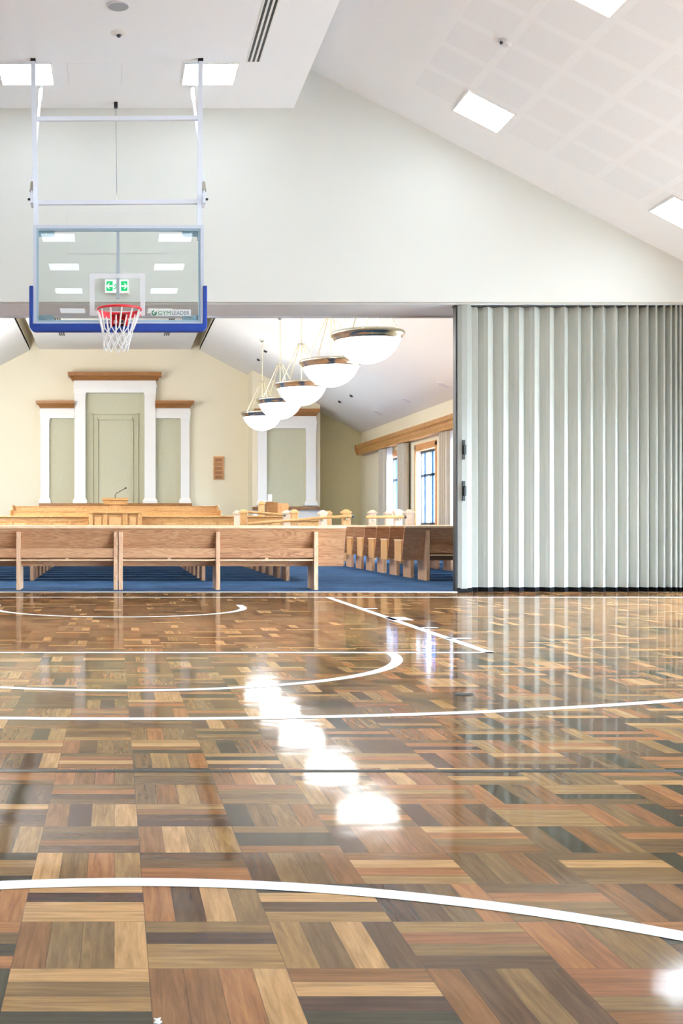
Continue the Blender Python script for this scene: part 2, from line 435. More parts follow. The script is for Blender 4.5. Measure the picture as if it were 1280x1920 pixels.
# right wall with openings: hall doors of glass, then chapel windows
def wall_with_holes(name, mat, y0, y1, z1, holes, XS=XS):
    mb = MB(); y = y0
    for (a, b, lo, hi) in sorted(holes):
        if a > y: mb.box(XS, XS + .25, y, a, 0, z1)
        if lo > 0: mb.box(XS, XS + .25, a, b, 0, lo)
        mb.box(XS, XS + .25, a, b, hi, z1)
        y = b
    mb.box(XS, XS + .25, y, y1, 0, z1)
    return mb.build(name, mat)
hall_holes = [(3.6, 5.8, .08, 2.35), (6.3, 8.5, .08, 2.35), (9.0, 11.2, .08, 2.35), (11.5, 13.6, .08, 2.35)]
struct(wall_with_holes('wall_right', 'hall_wall', ZBACK, ZWB, 3.9, hall_holes), 'white side wall of the hall on the right', 'wall')
struct(MB().box(-XS - .25, -XS, ZBACK, ZB + .3, 0, 3.9).build('wall_left', 'hall_wall'), 'white side wall on the left', 'wall')
cw = [(31.45, 33.3), (28.4, 30.25), (25.35, 27.2), (22.3, 24.15), (19.25, 21.1)]
WZ0, WZ1 = .80, 2.77
struct(wall_with_holes('wall_chapel_right', 'cream', ZWB, ZB + .3, 3.9, [(a, b, WZ0, WZ1) for a, b in cw]), 'cream chapel wall with tall timber framed windows', 'wall')
struct(MB().box(-60, 60, -60, 90, -.4, -.12).build('ground', 'outside'), 'paved ground outside the windows', 'ground')

wn = 0
XR = XS
for i, (XS, (a, b, lo, hi)) in enumerate([(XR, h) for h in hall_holes]):
    wn += 1
    r = bpy.data.objects.new('window_%d' % wn, None); COL.objects.link(r); r.location = (XS + .15, (a + b) / 2, lo)
    struct(r, 'tall glazed door unit in the %s hall wall, %s from the camera end' % ('right' if XS > 0 else 'left', ORD[i % 4]), 'window')
    mb = MB()
    mb.box(XS + .1, XS + .18, a, a + .06, lo, hi); mb.box(XS + .1, XS + .18, b - .06, b, lo, hi)
    mb.box(XS + .1, XS + .18, a, b, lo, lo + .08); mb.box(XS + .1, XS + .18, a, b, hi - .06, hi)
    mb.box(XS + .1, XS + .18, (a + b) / 2 - .04, (a + b) / 2 + .04, lo, hi)
    mb.build('frame', 'winframe', r)
    MB().box(XS + .135, XS + .145, a + .06, b - .06, lo + .08, hi - .06).build('pane', 'win_glass', r)
XS = XR
cl = ['farthest of the chapel windows, between two curtains', 'uncurtained chapel window in a timber lining, beside the folding partition edge',
      'chapel window half hidden by the leading edge of the partition', 'chapel window hidden behind the partition', 'chapel window nearest the hall, hidden behind the partition']
for i, (a, b) in enumerate(cw):
    wn += 1
    r = bpy.data.objects.new('window_%d' % wn, None); COL.objects.link(r); r.location = (XS + .15, (a + b) / 2, WZ0)
    struct(r, cl[i], 'window')
    t = .07
    mb = MB()
    mb.box(XS, XS + .2, a, a + .02, WZ0, WZ1); mb.box(XS, XS + .2, b - .02, b, WZ0, WZ1)
    pl(mb.build('reveal', 'white', r), 'white painted reveal')
    mb = MB()      # timber head and face architrave
    mb.box(XS - .02, XS + .2, a, b, WZ1 - .05, WZ1)
    mb.box(XS - .025, XS, a - .09, a, WZ0, WZ1 + .09); mb.box(XS - .025, XS, b, b + .09, WZ0, WZ1 + .09); mb.box(XS - .025, XS, a - .09, b + .09, WZ1, WZ1 + .12)
    mb.build('lining', 'brown_z', r)
    MB().box(XS - .12, XS + .2, a - .8 if i == 1 else a - .1, b + .1, WZ0 - .05, WZ0 + .03).build('sill', 'brown_y', r)
    mb = MB()
    for y in (a + .04, b - .09, a + .93):
        mb.box(XS + .12, XS + .18, y, y + .05, WZ0, WZ1 - .05)
    for z in (WZ0 + .03, 2.06, WZ1 - .11): mb.box(XS + .12, XS + .18, a + .04, b - .03, z, z + .06)
    mb.build('sash', 'winframe', r)
    mb = MB()
    for y in (a + .64, b - .48): mb.box(XS + .12, XS + .17, y, y + .16, WZ0 + .05, WZ1 - .1)
    pl(mb.build('mullion', 'winblue', r), 'bright blue mullion')
    MB().box(XS + .145, XS + .152, a + .04, b - .03, WZ0, WZ1 - .05).build('pane', 'win_glass', r)

# chapel end walls and ceiling
struct(MB().prism([(-XS, 0), (XS, 0), (XS, zs(XS)), (CXS, zs(CXS)), (CXS, 6.9), (-CXS, 6.9), (-CXS, zs(CXS)), (-XS, zs(XS))], 'y', ZB, ZB + .2).build('wall_chapel_end', 'cream'), 'cream end wall behind the rostrum', 'wall')
XN0, XN1, ZN = (473 - VX) * 35.87 / F, (600 - VX) * 35.87 / F, 35.87
struct(MB().prism([(XN0, 0), (XN1, 0), (XN1, zs(XN1)), (XN0, zs(XN0))], 'y', ZN, ZB).build('wall_organ_bay', 'cream'), 'cream projecting bay carrying the right-hand surround', 'wall')
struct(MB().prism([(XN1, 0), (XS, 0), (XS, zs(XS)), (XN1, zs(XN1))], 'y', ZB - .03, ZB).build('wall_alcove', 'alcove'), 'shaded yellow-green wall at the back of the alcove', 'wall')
struct(MB().box(-CXF, CXF, ZWB, ZB, CFLAT, CFLAT + .3).build('ceiling_chapel', 'chapel_ceiling'), 'flat white chapel ceiling panel over the rostrum', 'ceiling')
for sgn, nm, lb in ((1, 'ceiling_chapel_right', 'raking white chapel ceiling behind the bowl pendants'), (-1, 'ceiling_chapel_left', 'raking white chapel ceiling at the left edge')):
    pr = [(sgn * CXS, zs(CXS)), (sgn * (XS + .2), zs(XS + .2)), (sgn * (XS + .2), zs(XS + .2) + .12), (sgn * CXS, zs(CXS) + .12)]
    struct(MB().prism(pr, 'y', ZWB, ZB + .2).build(nm, 'chapel_ceiling'), lb, 'ceiling')
mb = MB(); mb.box(-3.0, 3.0, ZWB, ZB + .2, 6.9, 7.0)
for sgn in (1, -1):
    x0, x1 = sorted((sgn * CXS, sgn * (CXS + .08))); mb.box(x0, x1, ZWB, ZB, zs(CXS) + .03, 6.9)
struct(mb.build('ceiling_chapel_ridge', 'cream'), 'cream recess above the flat chapel ceiling panel', 'ceiling')
# raised rostrum
struct(MB().box(-3.4, 5.6, 29.75, 32.2, 0, .40).box(-3.4, 5.6, 32.2, ZB, 0, .55).build('floor_rostrum', 'carpet'), 'raised carpeted rostrum at the chapel end', 'floor')

# ------------------------------------------------------------------ court markings (paint on the floor)
LW = .035
def ring(cx, cy, r, a0, a1, w=LW, n=96, close=None):
    mb = MB(); vs = []
    for i in range(n + 1):
        a = math.radians(a0 + (a1 - a0) * i / n)
        vs.append((mb.bm.verts.new((cx + (r - w) * math.cos(a), cy + (r - w) * math.sin(a), .0012)), mb.bm.verts.new((cx + (r + w) * math.cos(a), cy + (r + w) * math.sin(a), .0012))))
    for i in range(n): mb.bm.faces.new((vs[i][0], vs[i][1], vs[i + 1][1], vs[i + 1][0]))
    return mb
def strip(*r):
    mb = MB()
    for (x0, x1, y0, y1) in r:
        mb.bm.faces.new([mb.bm.verts.new(q) for q in ((x0, y0, .001), (x1, y0, .001), (x1, y1, .001), (x0, y1, .001))])
    return mb
HX = .04
YB, YFT, YH = ZF(1119.8), ZF(1223.5), 12.02
pl(strip((-7.4, 7.4, YB - LW, YB + LW)).build('court_line', 'line', fl), 'white baseline along the threshold')
pl(strip((HX - 2.47, HX + 2.47, YFT - LW, YFT + LW)).build('court_line', 'line', fl), 'white free throw line')
for s in (1, -1):
    x = HX + s * 2.44
    pl(strip((x - LW, x + LW, YFT - LW, YB)).build('court_line', 'line', fl), 'white lane line on the %s of the key' % ('right' if s > 0 else 'left'))
    for y, d in ((ZF(1141), .04), (ZF(1160), .17), (ZF(1177), .035), (ZF(1197), .035)):
        x0, x1 = sorted((x - s * .02, x + s * .17))
        pl(strip((x0, x1, y - d, y + d)).build('lane_mark', 'line', fl), 'short white lane mark')
pl(ring(HX, YFT, 1.78, 180, 360).build('court_line', 'line', fl), 'white free throw semicircle')
mb = ring(HX, YH, 1.27, 180, 360)
pl(mb.build('court_line', 'line', fl), 'white no-charge arc under the hoop')
for s in (1, -1):
    pl(strip((HX + s * 1.27 - LW, HX + s * 1.27 + LW, YH, YH + .35)).build('court_line', 'line', fl), 'white end of the no-charge arc')
pl(ring(HX, YH, 6.90, 180, 360, n=180).build('court_line', 'line', fl), 'white three point arc')
pl(ring(HX, 2.785 - 1.93, 1.93, 0, 360, w=.032, n=160).build('court_line', 'line', fl), 'white centre circle')
pl(strip((-7.4, 7.4, 4.04 - .019, 4.04 + .019)).build('court_line', 'dline', fl), 'dark green line across the court')

pt = thing('floor_socket', (1.745, 5.86, 0), 'small dark sports post socket plate in the parquet below the partition edge', 'floor socket')
MB().lathe([(0, .004), (.045, .004), (.05, 0), (0, 0)], (1.745, 5.86, 0), 20).build('cover_plate', 'black', pt)
MB().box(1.735, 1.765, 5.85, 5.865, .004, .008).build('lift_ring', 'chrome', pt)
tag(MB().prism([(.066, 1.996), (.074, 1.99), (.081, 2.0), (.076, 2.006), (.079, 2.016), (.072, 2.011), (.067, 2.014), (.070, 2.003)], 'z', .0005, .003).build('paper_scrap', 'white'), 'tiny torn white scrap on the parquet at the bottom edge of the photo', 'scrap')

# ------------------------------------------------------------------ ceiling lights
def flat_light(x, y, label, grp):
    t = thing('ceiling_light', (x, y, FLAT), label, 'ceiling light', grp)
    MB().box(x - .295, x + .295, y - .31, y + .31, FLAT - .012, FLAT - .006).build('diffuser', 'panel', t)
    mb = MB()
    for a in ((-.31, -.295, -.325, .325), (.295, .31, -.325, .325), (-.295, .295, -.325, -.31), (-.295, .295, .31, .325)):
        mb.box(x + a[0], x + a[1], y + a[2], y + a[3], FLAT - .016, FLAT)
    mb.build('frame', 'white', t)
for i, y in enumerate((13.41, 11.0, 8.6, 6.2, 3.8, 1.4, -1.0, -3.4)):
    for x, side in ((-1.01, 'left'), (1.085, 'right')):
        if i == 0:
            lb = 'square lit ceiling panel behind the %s upright of the basketball hoop' % side
        else:
            lb = 'square lit panel in the flat ceiling, %s row, %s row from the end wall' % (side, ORD[i])
        flat_light(x, y, lb, 'lit panels in the flat ceiling')
sl = math.atan(.515)
def slope_light(x, y, label, grp):
    s = 1 if x > 0 else -1
    t = thing('ceiling_light', (x, y, zs(x)), label, 'ceiling light', grp)
    t.rotation_euler.y = s * sl
    MB().box(-.285, .285, -.30, .30, -.012, -.006).build('diffuser', 'panel', t, loc=(0, 0, 0))
    mb = MB()
    for a in ((-.30, -.285, -.315, .315), (.285, .30, -.315, .315), (-.285, .285, -.315, -.30), (-.285, .285, .30, .315)):
        mb.box(a[0], a[1], a[2], a[3], -.016, .01)
    mb.build('frame', 'white', t, loc=(0, 0, 0))
slab = {(4.21, 0): 'square lit panel in the raking ceiling, the whole one above the gable slope', (4.21, 1): 'square lit panel cut by the top edge of the photo, in the raking ceiling',
        (6.5, 0): 'square lit panel cut by the right edge of the photo, in the raking ceiling'}
for x in (4.21, 6.5, -4.21, -6.5):
    for i, y in enumerate((13.39, 10.28, 7.2, 4.15, 1.1, -2.0)):
        lb = slab.get((x, i)) or 'square lit panel in the %s raking ceiling, %s row, %s from the end wall' % ('right' if x > 0 else 'left', 'upper' if abs(x) < 5 else 'lower', ORD[i])
        slope_light(x, y, lb, 'lit panels in the raking ceilings')

# ------------------------------------------------------------------ ceiling fittings in the hall
c = Vector((.035, 11.65, FLAT))
t = thing('ceiling_speaker', c, 'round pale speaker grille in the flat ceiling at the top edge', 'speaker')
MB().lathe([(0, -.012), (.10, -.012), (.10, 0), (0, 0)], c, 32).build('grille', 'grey', t, smooth=False)
MB().lathe([(.10, -.016), (.112, -.012), (.114, 0), (.10, 0)], c, 32, closed=True).build('rim', 'lgrey', t)
c = Vector((.045, 12.3, FLAT))
t = thing('ceiling_sensor', c, 'small round white sensor in the flat ceiling between speaker and hoop', 'sensor')
MB().lathe([(0, -.025), (.05, -.02), (.085, -.006), (.09, 0), (0, 0)], c, 28).build('base', 'white', t)
MB().lathe([(0, -.045), (.018, -.045), (.026, -.03), (.026, -.02), (0, -.02)], c, 16).build('lens', 'black', t)
q = P(946, 79, 1); k_ = (7.729 - H) / ((q.z - H) + .515 * q.x)
c = Vector((q.x * k_, k_, 0)); c.z = zs(c.x)
t = thing('ceiling_sensor', c, 'small round grey sensor on the raking perforated ceiling', 'sensor'); t.rotation_euler.y = sl
MB().lathe([(0, -.03), (.05, -.025), (.07, -.006), (.075, 0), (0, 0)], (0, 0, 0), 24).build('base', 'lgrey', t, loc=(0, 0, 0))
MB().lathe([(0, -.045), (.012, -.045), (.02, -.025), (0, -.025)], (-.03, -.02, 0), 12).build('lens', 'black', t, loc=(0, 0, 0))
t = thing('linear_diffuser', (1.545, 11.5, FLAT), 'long black three-slot air diffuser in the flat ceiling', 'air diffuser')
for i in range(3):
    x = 1.478 + i * .05
    MB().box(x, x + .027, 9.6, 13.06, FLAT - .004, FLAT + .002).build('slot', 'black', t)
MB().box(1.462, 1.478, 9.6, 13.07, FLAT - .004, FLAT).box(1.605, 1.62, 9.6, 13.07, FLAT - .004, FLAT).box(1.505, 1.528, 9.6, 13.07, FLAT - .004, FLAT).box(1.555, 1.578, 9.6, 13.07, FLAT - .004, FLAT).build('frame', 'white', t)
# hatch in flat ceiling: outlined by fine shadow gaps
a = P(126, 118, 5.151 * F / (VY - 118)); b = P(229, 157, 5.151 * F / (VY - 157))
t = thing('ceiling_hatch', (a.x, b.y, FLAT), 'flush access hatch in the flat ceiling between the two hoop uprights', 'hatch')
MB().box(-.53, .08, b.y, a.y, FLAT - .004, FLAT).build('lid', 'ceiling', t)
MB().box(-.535, -.53, b.y, a.y, FLAT - .005, FLAT).build('edge', 'lgrey', t)
MB().box(.08, .085, b.y, a.y, FLAT - .005, FLAT).build('edge', 'lgrey', t)
a = P(126, 402, ZW); b = P(314, 475, ZW)
t = thing('wall_hatch', (a.x, ZW, b.z), 'flush white access panel on the gable wall behind the backboard', 'hatch')
MB().box(a.x, b.x, ZW - .006, ZW, b.z, a.z).build('lid', 'hall_wall', t)
mb = MB(); g = .006
mb.box(a.x - g, b.x + g, ZW - .004, ZW, a.z, a.z + g).box(a.x - g, b.x + g, ZW - .004, ZW, b.z - g, b.z).box(a.x - g, a.x, ZW - .004, ZW, b.z, a.z).box(b.x, b.x + g, ZW - .004, ZW, b.z, a.z)
mb.build('edge', 'lgrey', t)

# ------------------------------------------------------------------ exit sign
a = P(196, 525, ZW); b = P(242, 552, ZW)
t = thing('exit_sign', ((a.x + b.x) / 2, ZW, b.z), 'lit green running-man exit sign with two arrows, seen through the backboard glass', 'exit sign')
MB().box(a.x, b.x, ZW - .06, ZW, b.z, a.z).build('housing', 'white', t, bevel=.008)
MB().box(a.x + .012, b.x - .012, ZW - .064, ZW - .06, b.z + .012, a.z - .012).build('lit_face', 'sign', t)
yy = ZW - .068
w_, h_ = b.x - a.x, a.z - b.z
cx, cz = (a.x + b.x) / 2, (a.z + b.z) / 2
def sgn_panel(x0, x1): MB().box(x0, x1, yy, yy + .003, b.z + .028, a.z - .028).build('green_panel', 'signg', t)
sgn_panel(a.x + .022, cx - .05); sgn_panel(cx + .05, b.x - .022)
for s in (-1, 1):
    ax = cx + s * .093
    pts = [(ax + s * .037, cz), (ax + s * .005, cz + .035), (ax - s * .008, cz + .035), (ax + s * .012, cz + .01), (ax - s * .037, cz + .01), (ax - s * .037, cz - .01), (ax + s * .012, cz - .01), (ax - s * .008, cz - .035), (ax + s * .005, cz - .035)]
    MB().prism(pts, 'y', yy - .003, yy).build('arrow', 'sign', t)
man = MB()
for (x0, z0, x1, z1) in ((0, .028, -.008, -.006), (-.008, -.006, .014, -.022), (.014, -.022, .012, -.048), (-.008, -.006, -.020, -.03), (-.020, -.03, -.04, -.036), (-.002, .026, .022, .012), (.022, .012, .032, .024), (-.002, .026, -.024, .016), (-.024, .016, -.03, -.002)):
    man.tube([(cx + x0, yy, cz + z0), (cx + x1, yy, cz + z1)], .0075, 6)
man.lathe([(0, .013), (.009, .009), (.013, 0), (.009, -.009), (0, -.013)], (cx + .007, yy, cz + .05), 10)
man.build('running_man', 'signg', t)

# ------------------------------------------------------------------ basketball hoop
ZBD = 12.40
BL, BR = P(62, 0, ZBD).x, P(382, 0, ZBD).x
BT, BBm = P(0, 422, ZBD).z, P(0, 610, ZBD).z
BC = (BL + BR) / 2
hoop = thing('basketball_hoop', (BC, ZBD + .1, BBm), 'ceiling-hung basketball hoop with glass backboard, blue padding and white net', 'basketball hoop')
def frame4(x0, x1, z0, z1, w, y0, y1):
    mb = MB()
    mb.box(x0, x1, y0, y1, z1 - w, z1); mb.box(x0, x1, y0, y1, z0, z0 + w)
    mb.box(x0, x0 + w, y0, y1, z0 + w, z1 - w); mb.box(x1 - w, x1, y0, y1, z0 + w, z1 - w)
    return mb
pxm = ZBD / F
bfr = frame4(BL, BR, BBm, BT, .035, ZBD, ZBD + .05).build('board_frame', 'alu', hoop)
frame4(BL + .035, BR - .035, BBm + .035, BT - .035, .022, ZBD + .012, ZBD + .05).build('gasket', 'gasket', hoop)
MB().box(BL + .05, BR - .05, ZBD + .018, ZBD + .03, BBm + .05, BT - .05).build('glass_pane', 'board_glass', hoop)
a = P(168, 512, ZBD); b = P(272, 592, ZBD)
frame4(a.x, b.x, b.z, a.z, .052, ZBD + .0145, ZBD + .0165).build('target_square', 'target', hoop)
MB().box(P(218, 0, ZBD).x, P(224, 0, ZBD).x, ZBD + .04, ZBD + .08, P(0, 558, ZBD).z, BT - .03).build('centre_strut', 'alu', hoop)
for s in (-1, 1):
    for zz, u in ((BT - .057, -1), (BBm + .057, 1)):
        x0 = BC + s * (BR - BC - .057)
        o = MB().prism([(x0, zz), (x0 - s * .17, zz), (x0 - s * .17, zz + u * .035), (x0 - s * .14, zz + u * .055), (x0, zz + u * .055)], 'y', ZBD + .032, ZBD + .045).build('corner_bracket', 'gasket', hoop)
        MB().tube([(x0 - s * .08, ZBD + .03, zz + u * .027), (x0 - s * .08, ZBD + .05, zz + u * .027)], .009, 8).build('bolt', 'chrome', o)
# padding: a U with rounded bottom corners
pt_ = P(0, 536, ZBD).z; x0, x1 = P(55, 0, ZBD).x, P(388, 0, ZBD).x
pb = P(0, 622, ZBD).z; wi = .042; r = .07
outl = [(x0, pt_)]
for i in range(9):
    an = math.pi + i / 8 * math.pi / 2
    outl.append((x0 + r + r * math.cos(an), pb + r + r * math.sin(an)))
for i in range(9):
    an = 1.5 * math.pi + i / 8 * math.pi / 2
    outl.append((x1 - r + r * math.cos(an), pb + r + r * math.sin(an)))
outl += [(x1, pt_), (x1 - wi, pt_), (x1 - wi, P(0, 607, ZBD).z), (x0 + wi, P(0, 607, ZBD).z), (x0 + wi, pt_)]
MB().prism(outl, 'y', ZBD - .02, ZBD + .07).build('padding', 'blue', hoop, bevel=.008)
# rim
RC = Vector((P(223, 0, 12.02).x, 12.02, 3.05))
rim = MB().tube([(RC.x + .225 * math.cos(2 * math.pi * i / 40), RC.y + .225 * math.sin(2 * math.pi * i / 40), RC.z) for i in range(40)], .0125, 10, closed=True).build('rim', 'red', hoop, smooth=True)
mb = MB()
rx0, rx1 = RC.x - .095, RC.x + .095
zb_ = P(0, 612, ZBD).z
mb.box(rx0, rx1, ZBD - .02, ZBD + .012, zb_, 3.06)
mb.prism([(RC.y + .20, 3.055), (ZBD, 3.055), (ZBD, 2.94), (ZBD - .04, 2.94), (RC.y + .22, 3.03)], 'x', rx0 + .01, rx0 + .025)
mb.prism([(RC.y + .20, 3.055), (ZBD, 3.055), (ZBD, 2.94), (ZBD - .04, 2.94), (RC.y + .22, 3.03)], 'x', rx1 - .025, rx1 - .01)
mb.box(rx0 + .01, rx1 - .01, RC.y + .2, ZBD, 3.045, 3.058)
# flared side wings of the mount following the ring
for s in (-1, 1):
    mb.prism([(RC.x + s * .08, RC.y + .205), (RC.x + s * .20, RC.y + .10), (RC.x + s * .215, RC.y + .06), (RC.x + s * .225, RC.y + .09), (RC.x + s * .08, RC.y + .235)], 'z', 2.995, 3.04)
brk = mb.build('rim_bracket', 'red', rim)
yb = ZBD - .022
mk = MB().lathe([(0, .002), (.022, .002), (.022, -.002), (0, -.002)], (0, 0, 0), 20)
bmesh.ops.rotate(mk.bm, verts=mk.bm.verts, cent=(0, 0, 0), matrix=Matrix.Rotation(math.pi / 2, 3, 'X'))
bmesh.ops.translate(mk.bm, verts=mk.bm.verts, vec=(RC.x - .035, yb, zb_ + .045))
pl(mk.build('round_mark', 'white', rim), 'white round mark with a dark swoosh')
MB().tube([(RC.x - .035 + .012 * math.cos(a_), yb - .002, zb_ + .045 + .012 * math.sin(a_)) for a_ in (0, .6, 1.2, 1.8, 2.4, 3.0)], .003, 6).build('swoosh_mark', 'slate', rim)
MB().box(RC.x + .005, RC.x + .05, yb - .001, yb + .003, zb_ + .022, zb_ + .068).build('square_mark', 'white', rim)
MB().prism([(RC.x + .011, zb_ + .062), (RC.x + .044, zb_ + .062), (RC.x + .044, zb_ + .042), (RC.x + .0275, zb_ + .027), (RC.x + .011, zb_ + .042)], 'y', yb - .004, yb).build('shield_mark', 'slate', rim)
# net
mb = MB()
lv = [(.222, 3.035, 0), (.165, 2.85, 0), (.150, 2.785, .5), (.132, 2.705, 0), (.125, 2.63, .5)]
def npt(l, i):
    r_, z_, o_ = lv[l]; a_ = 2 * math.pi * (i + o_ + .25) / 12
    rnd = random.Random(l * 100 + int(i) % 12)
    return (RC.x - .03 * (3.05 - z_) / .4 + r_ * math.cos(a_) + rnd.uniform(-.006, .006) * (l > 0), RC.y + r_ * math.sin(a_), z_ + rnd.uniform(-.012, .012) * (l > 0))
for i in range(12):
    mb.tube([npt(0, i), npt(1, i)], .0085, 6)
    for l in (1, 2, 3):
        if lv[l][2] == 0: nb = (i, i - 1)
        else: nb = (i, i + 1)
        for j in nb: mb.tube([npt(l, i), npt(l + 1, j)], .0058, 6)
mb.build('net', 'net', rim)
# suspension frame
def bar(p, q, w, d=None):
    d = d or w
    mb = MB(); p, q = Vector(p), Vector(q)
    t_ = (q - p).normalized(); sx = Vector((0, 1, 0)).cross(t_)
    if sx.length < .1: sx = Vector((1, 0, 0))
    sx.normalize(); sy = t_.cross(sx)
    vs = []
    for c_ in (p, q):
        vs.append([mb.bm.verts.new(c_ + sx * i * w / 2 + sy * j * d / 2) for i, j in ((-1, -1), (1, -1), (1, 1), (-1, 1))])
    A, B = vs
    mb.bm.faces.new(A[::-1]); mb.bm.faces.new(B)
    for i in range(4): mb.bm.faces.new((A[i], A[(i + 1) % 4], B[(i + 1) % 4], B[i]))
    return mb
ZT = (FLAT - H) * F / (VY - 111)
for pxt, pxb, s in ((62, 68.5, -1), (376, 373, 1)):
    top = P(pxt, 113, ZT); top.z = FLAT - .03; bot = P(pxb, 450, ZBD + .12)
    up = bar(top, bot, .05).build('upright', 'steel', hoop)
    MB().box(top.x - .028, top.x + .028, top.y - .03, top.y + .03, FLAT - .03, FLAT).build('ceiling_pivot', 'black', up)
    hz = P(0, 376, 12.6).z
    hx = P(58 if s < 0 else 384, 0, 12.6).x
    MB().box(min(hx, hx - s * .03), max(hx, hx - s * .03), 12.5, 12.72, hz - .05, hz + .05).build('hinge_plate', 'steel', up)
    MB().tube([(hx - s * .01, 12.55, hz), (hx + s * .03, 12.55, hz)], .013, 8).build('hinge_bolt', 'black', up)
    c0 = P(77 if s < 0 else 360, 163, 0); zc = (FLAT - H) * F / (VY - 163)
    A0 = P(77 if s < 0 else 360, 163, zc); A0.z = FLAT
    B0 = Vector((hx + s * 0, 12.62, hz + .04))
    mid = A0.lerp(B0, .13)
    st = MB().tube([mid, B0], .016, 8).build('brace', 'steel', hoop)
    MB().tube([A0, mid], .024, 8).build('brace_clevis', 'white', st)
    j = A0.lerp(B0, .88); MB().tube([j, A0.lerp(B0, .95)], .024, 8).build('brace_joint', 'chrome', st)
def tilt_y(py, pxx):      # depth of the uprights at a photo row
    f_ = (py - 113) / (450 - 113); return ZT * (1 - f_) + (ZBD + .12) * f_
for py, l, r_ in ((222, 64, 375), (379, 66.5, 374)):
    z_ = tilt_y(py, 0)
    bar(P(l, py + 1.5, z_), P(r_, py - .5, z_), .045).build('crossbar', 'steel', hoop)
zc = (FLAT - H) * F / (VY - 192)
A0 = P(217, 192, zc); A0.z = FLAT
B0 = P(219, 376, tilt_y(379, 0))
cab = MB().tube([A0 - Vector((0, 0, .05)), B0], .004, 6).build('winch_cable', 'grey', hoop)
MB().box(A0.x - .022, A0.x + .022, A0.y - .022, A0.y + .022, FLAT - .07, FLAT).build('cable_anchor', 'black', cab)
MB().tube([B0, B0 + (A0 - B0) * .06], .012, 8).build('cable_thimble', 'chrome', cab)
# maker's sticker on the glass
a = P(283, 580, ZBD); b = P(358, 592, ZBD)
stk = MB().box(a.x, b.x, ZBD + .012, ZBD + .014, b.z, a.z).build('sticker', 'sticker', hoop)
def letter(txt, x, z, size, mat, par, sx=1.0):
    cu = bpy.data.curves.new('lettering', 'FONT'); cu.body = txt; cu.size = size; cu.extrude = .0008; cu.space_character = 1.02; cu.offset = 0.0
    tmp = bpy.data.objects.new('lettering_source', cu); COL.objects.link(tmp)
    bpy.context.view_layer.update()
    me = bpy.data.meshes.new_from_object(tmp.evaluated_get(bpy.context.evaluated_depsgraph_get()))
    me.name = 'lettering'; me.materials.clear(); me.materials.append(M[mat])
    bpy.data.objects.remove(tmp); bpy.data.curves.remove(cu)
    o = bpy.data.objects.new('lettering', me); COL.objects.link(o)
    o.rotation_euler = (math.pi / 2, 0, 0); o.scale = (sx, 1, 1); o.parent = par
    o.matrix_parent_inverse = Matrix.Translation(-ploc(par))
    o.location = (x, ZBD + .0105, z)
    return o
lx = P(296, 0, ZBD).x
letter('GYM', lx, P(0, 590, ZBD).z, .060, 'dgreen', stk, 1.08)
letter('LEADER', P(321.5, 0, ZBD).x, P(0, 590, ZBD).z, .060, 'slate', stk, .88)
ex, ez = P(289, 0, ZBD).x, P(0, 586.2, ZBD).z
mb = MB()
def hexp(r_): return [(ex + r_ * math.sin(i * math.pi / 3), ez + r_ * math.cos(i * math.pi / 3)) for i in range(6)]
ho, hi = hexp(.031), hexp(.017)
for i in range(6):
    j = (i + 1) % 6
    if i == 0: continue
    mb.prism([ho[i], ho[j], hi[j], hi[i]], 'y', ZBD + .009, ZBD + .012)
mb.prism([(ex, ez + .004), (ex + .022, ez + .004), (ex + .022, ez - .008), (ex, ez - .008)], 'y', ZBD + .009, ZBD + .012)
pl(mb.build('hexagon_emblem', 'dgreen', stk), 'green hexagon emblem with an open G')

# ------------------------------------------------------------------ folding partition
part = thing('folding_partition', (P(870, 0, 14.72).x, 14.72, 0), 'grey pleated folding partition half closing the opening', 'partition')
ZC = 14.74; Lp = .1327
zt, zb2 = SOF - .015, .056
vall = [885, 897.5 + 0, 926.8, 955.8, 984.6, 1013.8, 1041.8, 1067.8, 1092.5, 1115.5, 1138.5, 1161.5, 1181.8, 1201.4, 1219.5, 1234.6, 1248.5, 1259.5, 1268, 1275.5, 1282.5]
vx = [(p - VX) * ZC / F for p in vall]
while vx[-1] < XS - .2: vx.append(vx[-1] + .046)
pts = []
# half pleat out of the lead post
pts.append((vx[0] - .03, ZC + .0))
pts.append((vx[1] - .03, ZC - .03)); pts.append((vx[1] - .005, ZC + .03)); pts.append((vx[1], ZC + .045))
for i in range(1, len(vx) - 1):
    x0, x1 = vx[i], vx[i + 1]; hp = (x1 - x0) / 2
    d = math.sqrt(max(Lp ** 2 - hp ** 2, 1e-4))
    zr, zv = ZC - d / 2, ZC + d / 2
    xr = x0 + hp
    # slight rounding at ridge
    pts += [(x0 + hp * .55, zv + (zr - zv) * .62), (xr - .012, zr + .012), (xr, zr), (xr + .010, zr + .010), (x1 - .004, zv - .004), (x1, zv)]
def ribbon(pts, z0, z1, th=.003):
    mb = MB(); bm = mb.bm; uvl = bm.loops.layers.uv.new('UVMap')
    s = 0; cols = []
    for i, p in enumerate(pts):
        if i: s += math.hypot(p[0] - pts[i - 1][0], p[1] - pts[i - 1][1])
        cols.append((bm.verts.new((p[0], p[1], z0)), bm.verts.new((p[0], p[1], z1)), s))
    for A, B in zip(cols, cols[1:]):
        f = bm.faces.new((A[0], B[0], B[1], A[1]))
        for lp, uv in zip(f.loops, ((A[2], z0), (B[2], z0), (B[2], z1), (A[2], z1))): lp[uvl].uv = uv
    return mb
o = ribbon(pts, zb2, zt).build('pleated_cover', 'vinyl', part)
so = o.modifiers.new('solid', 'SOLIDIFY'); so.thickness = .003; so.offset = 0
o = ribbon([(p[0], p[1] - .004) for p in pts], .004, .060).build('bottom_sweep', 'rubber', part)
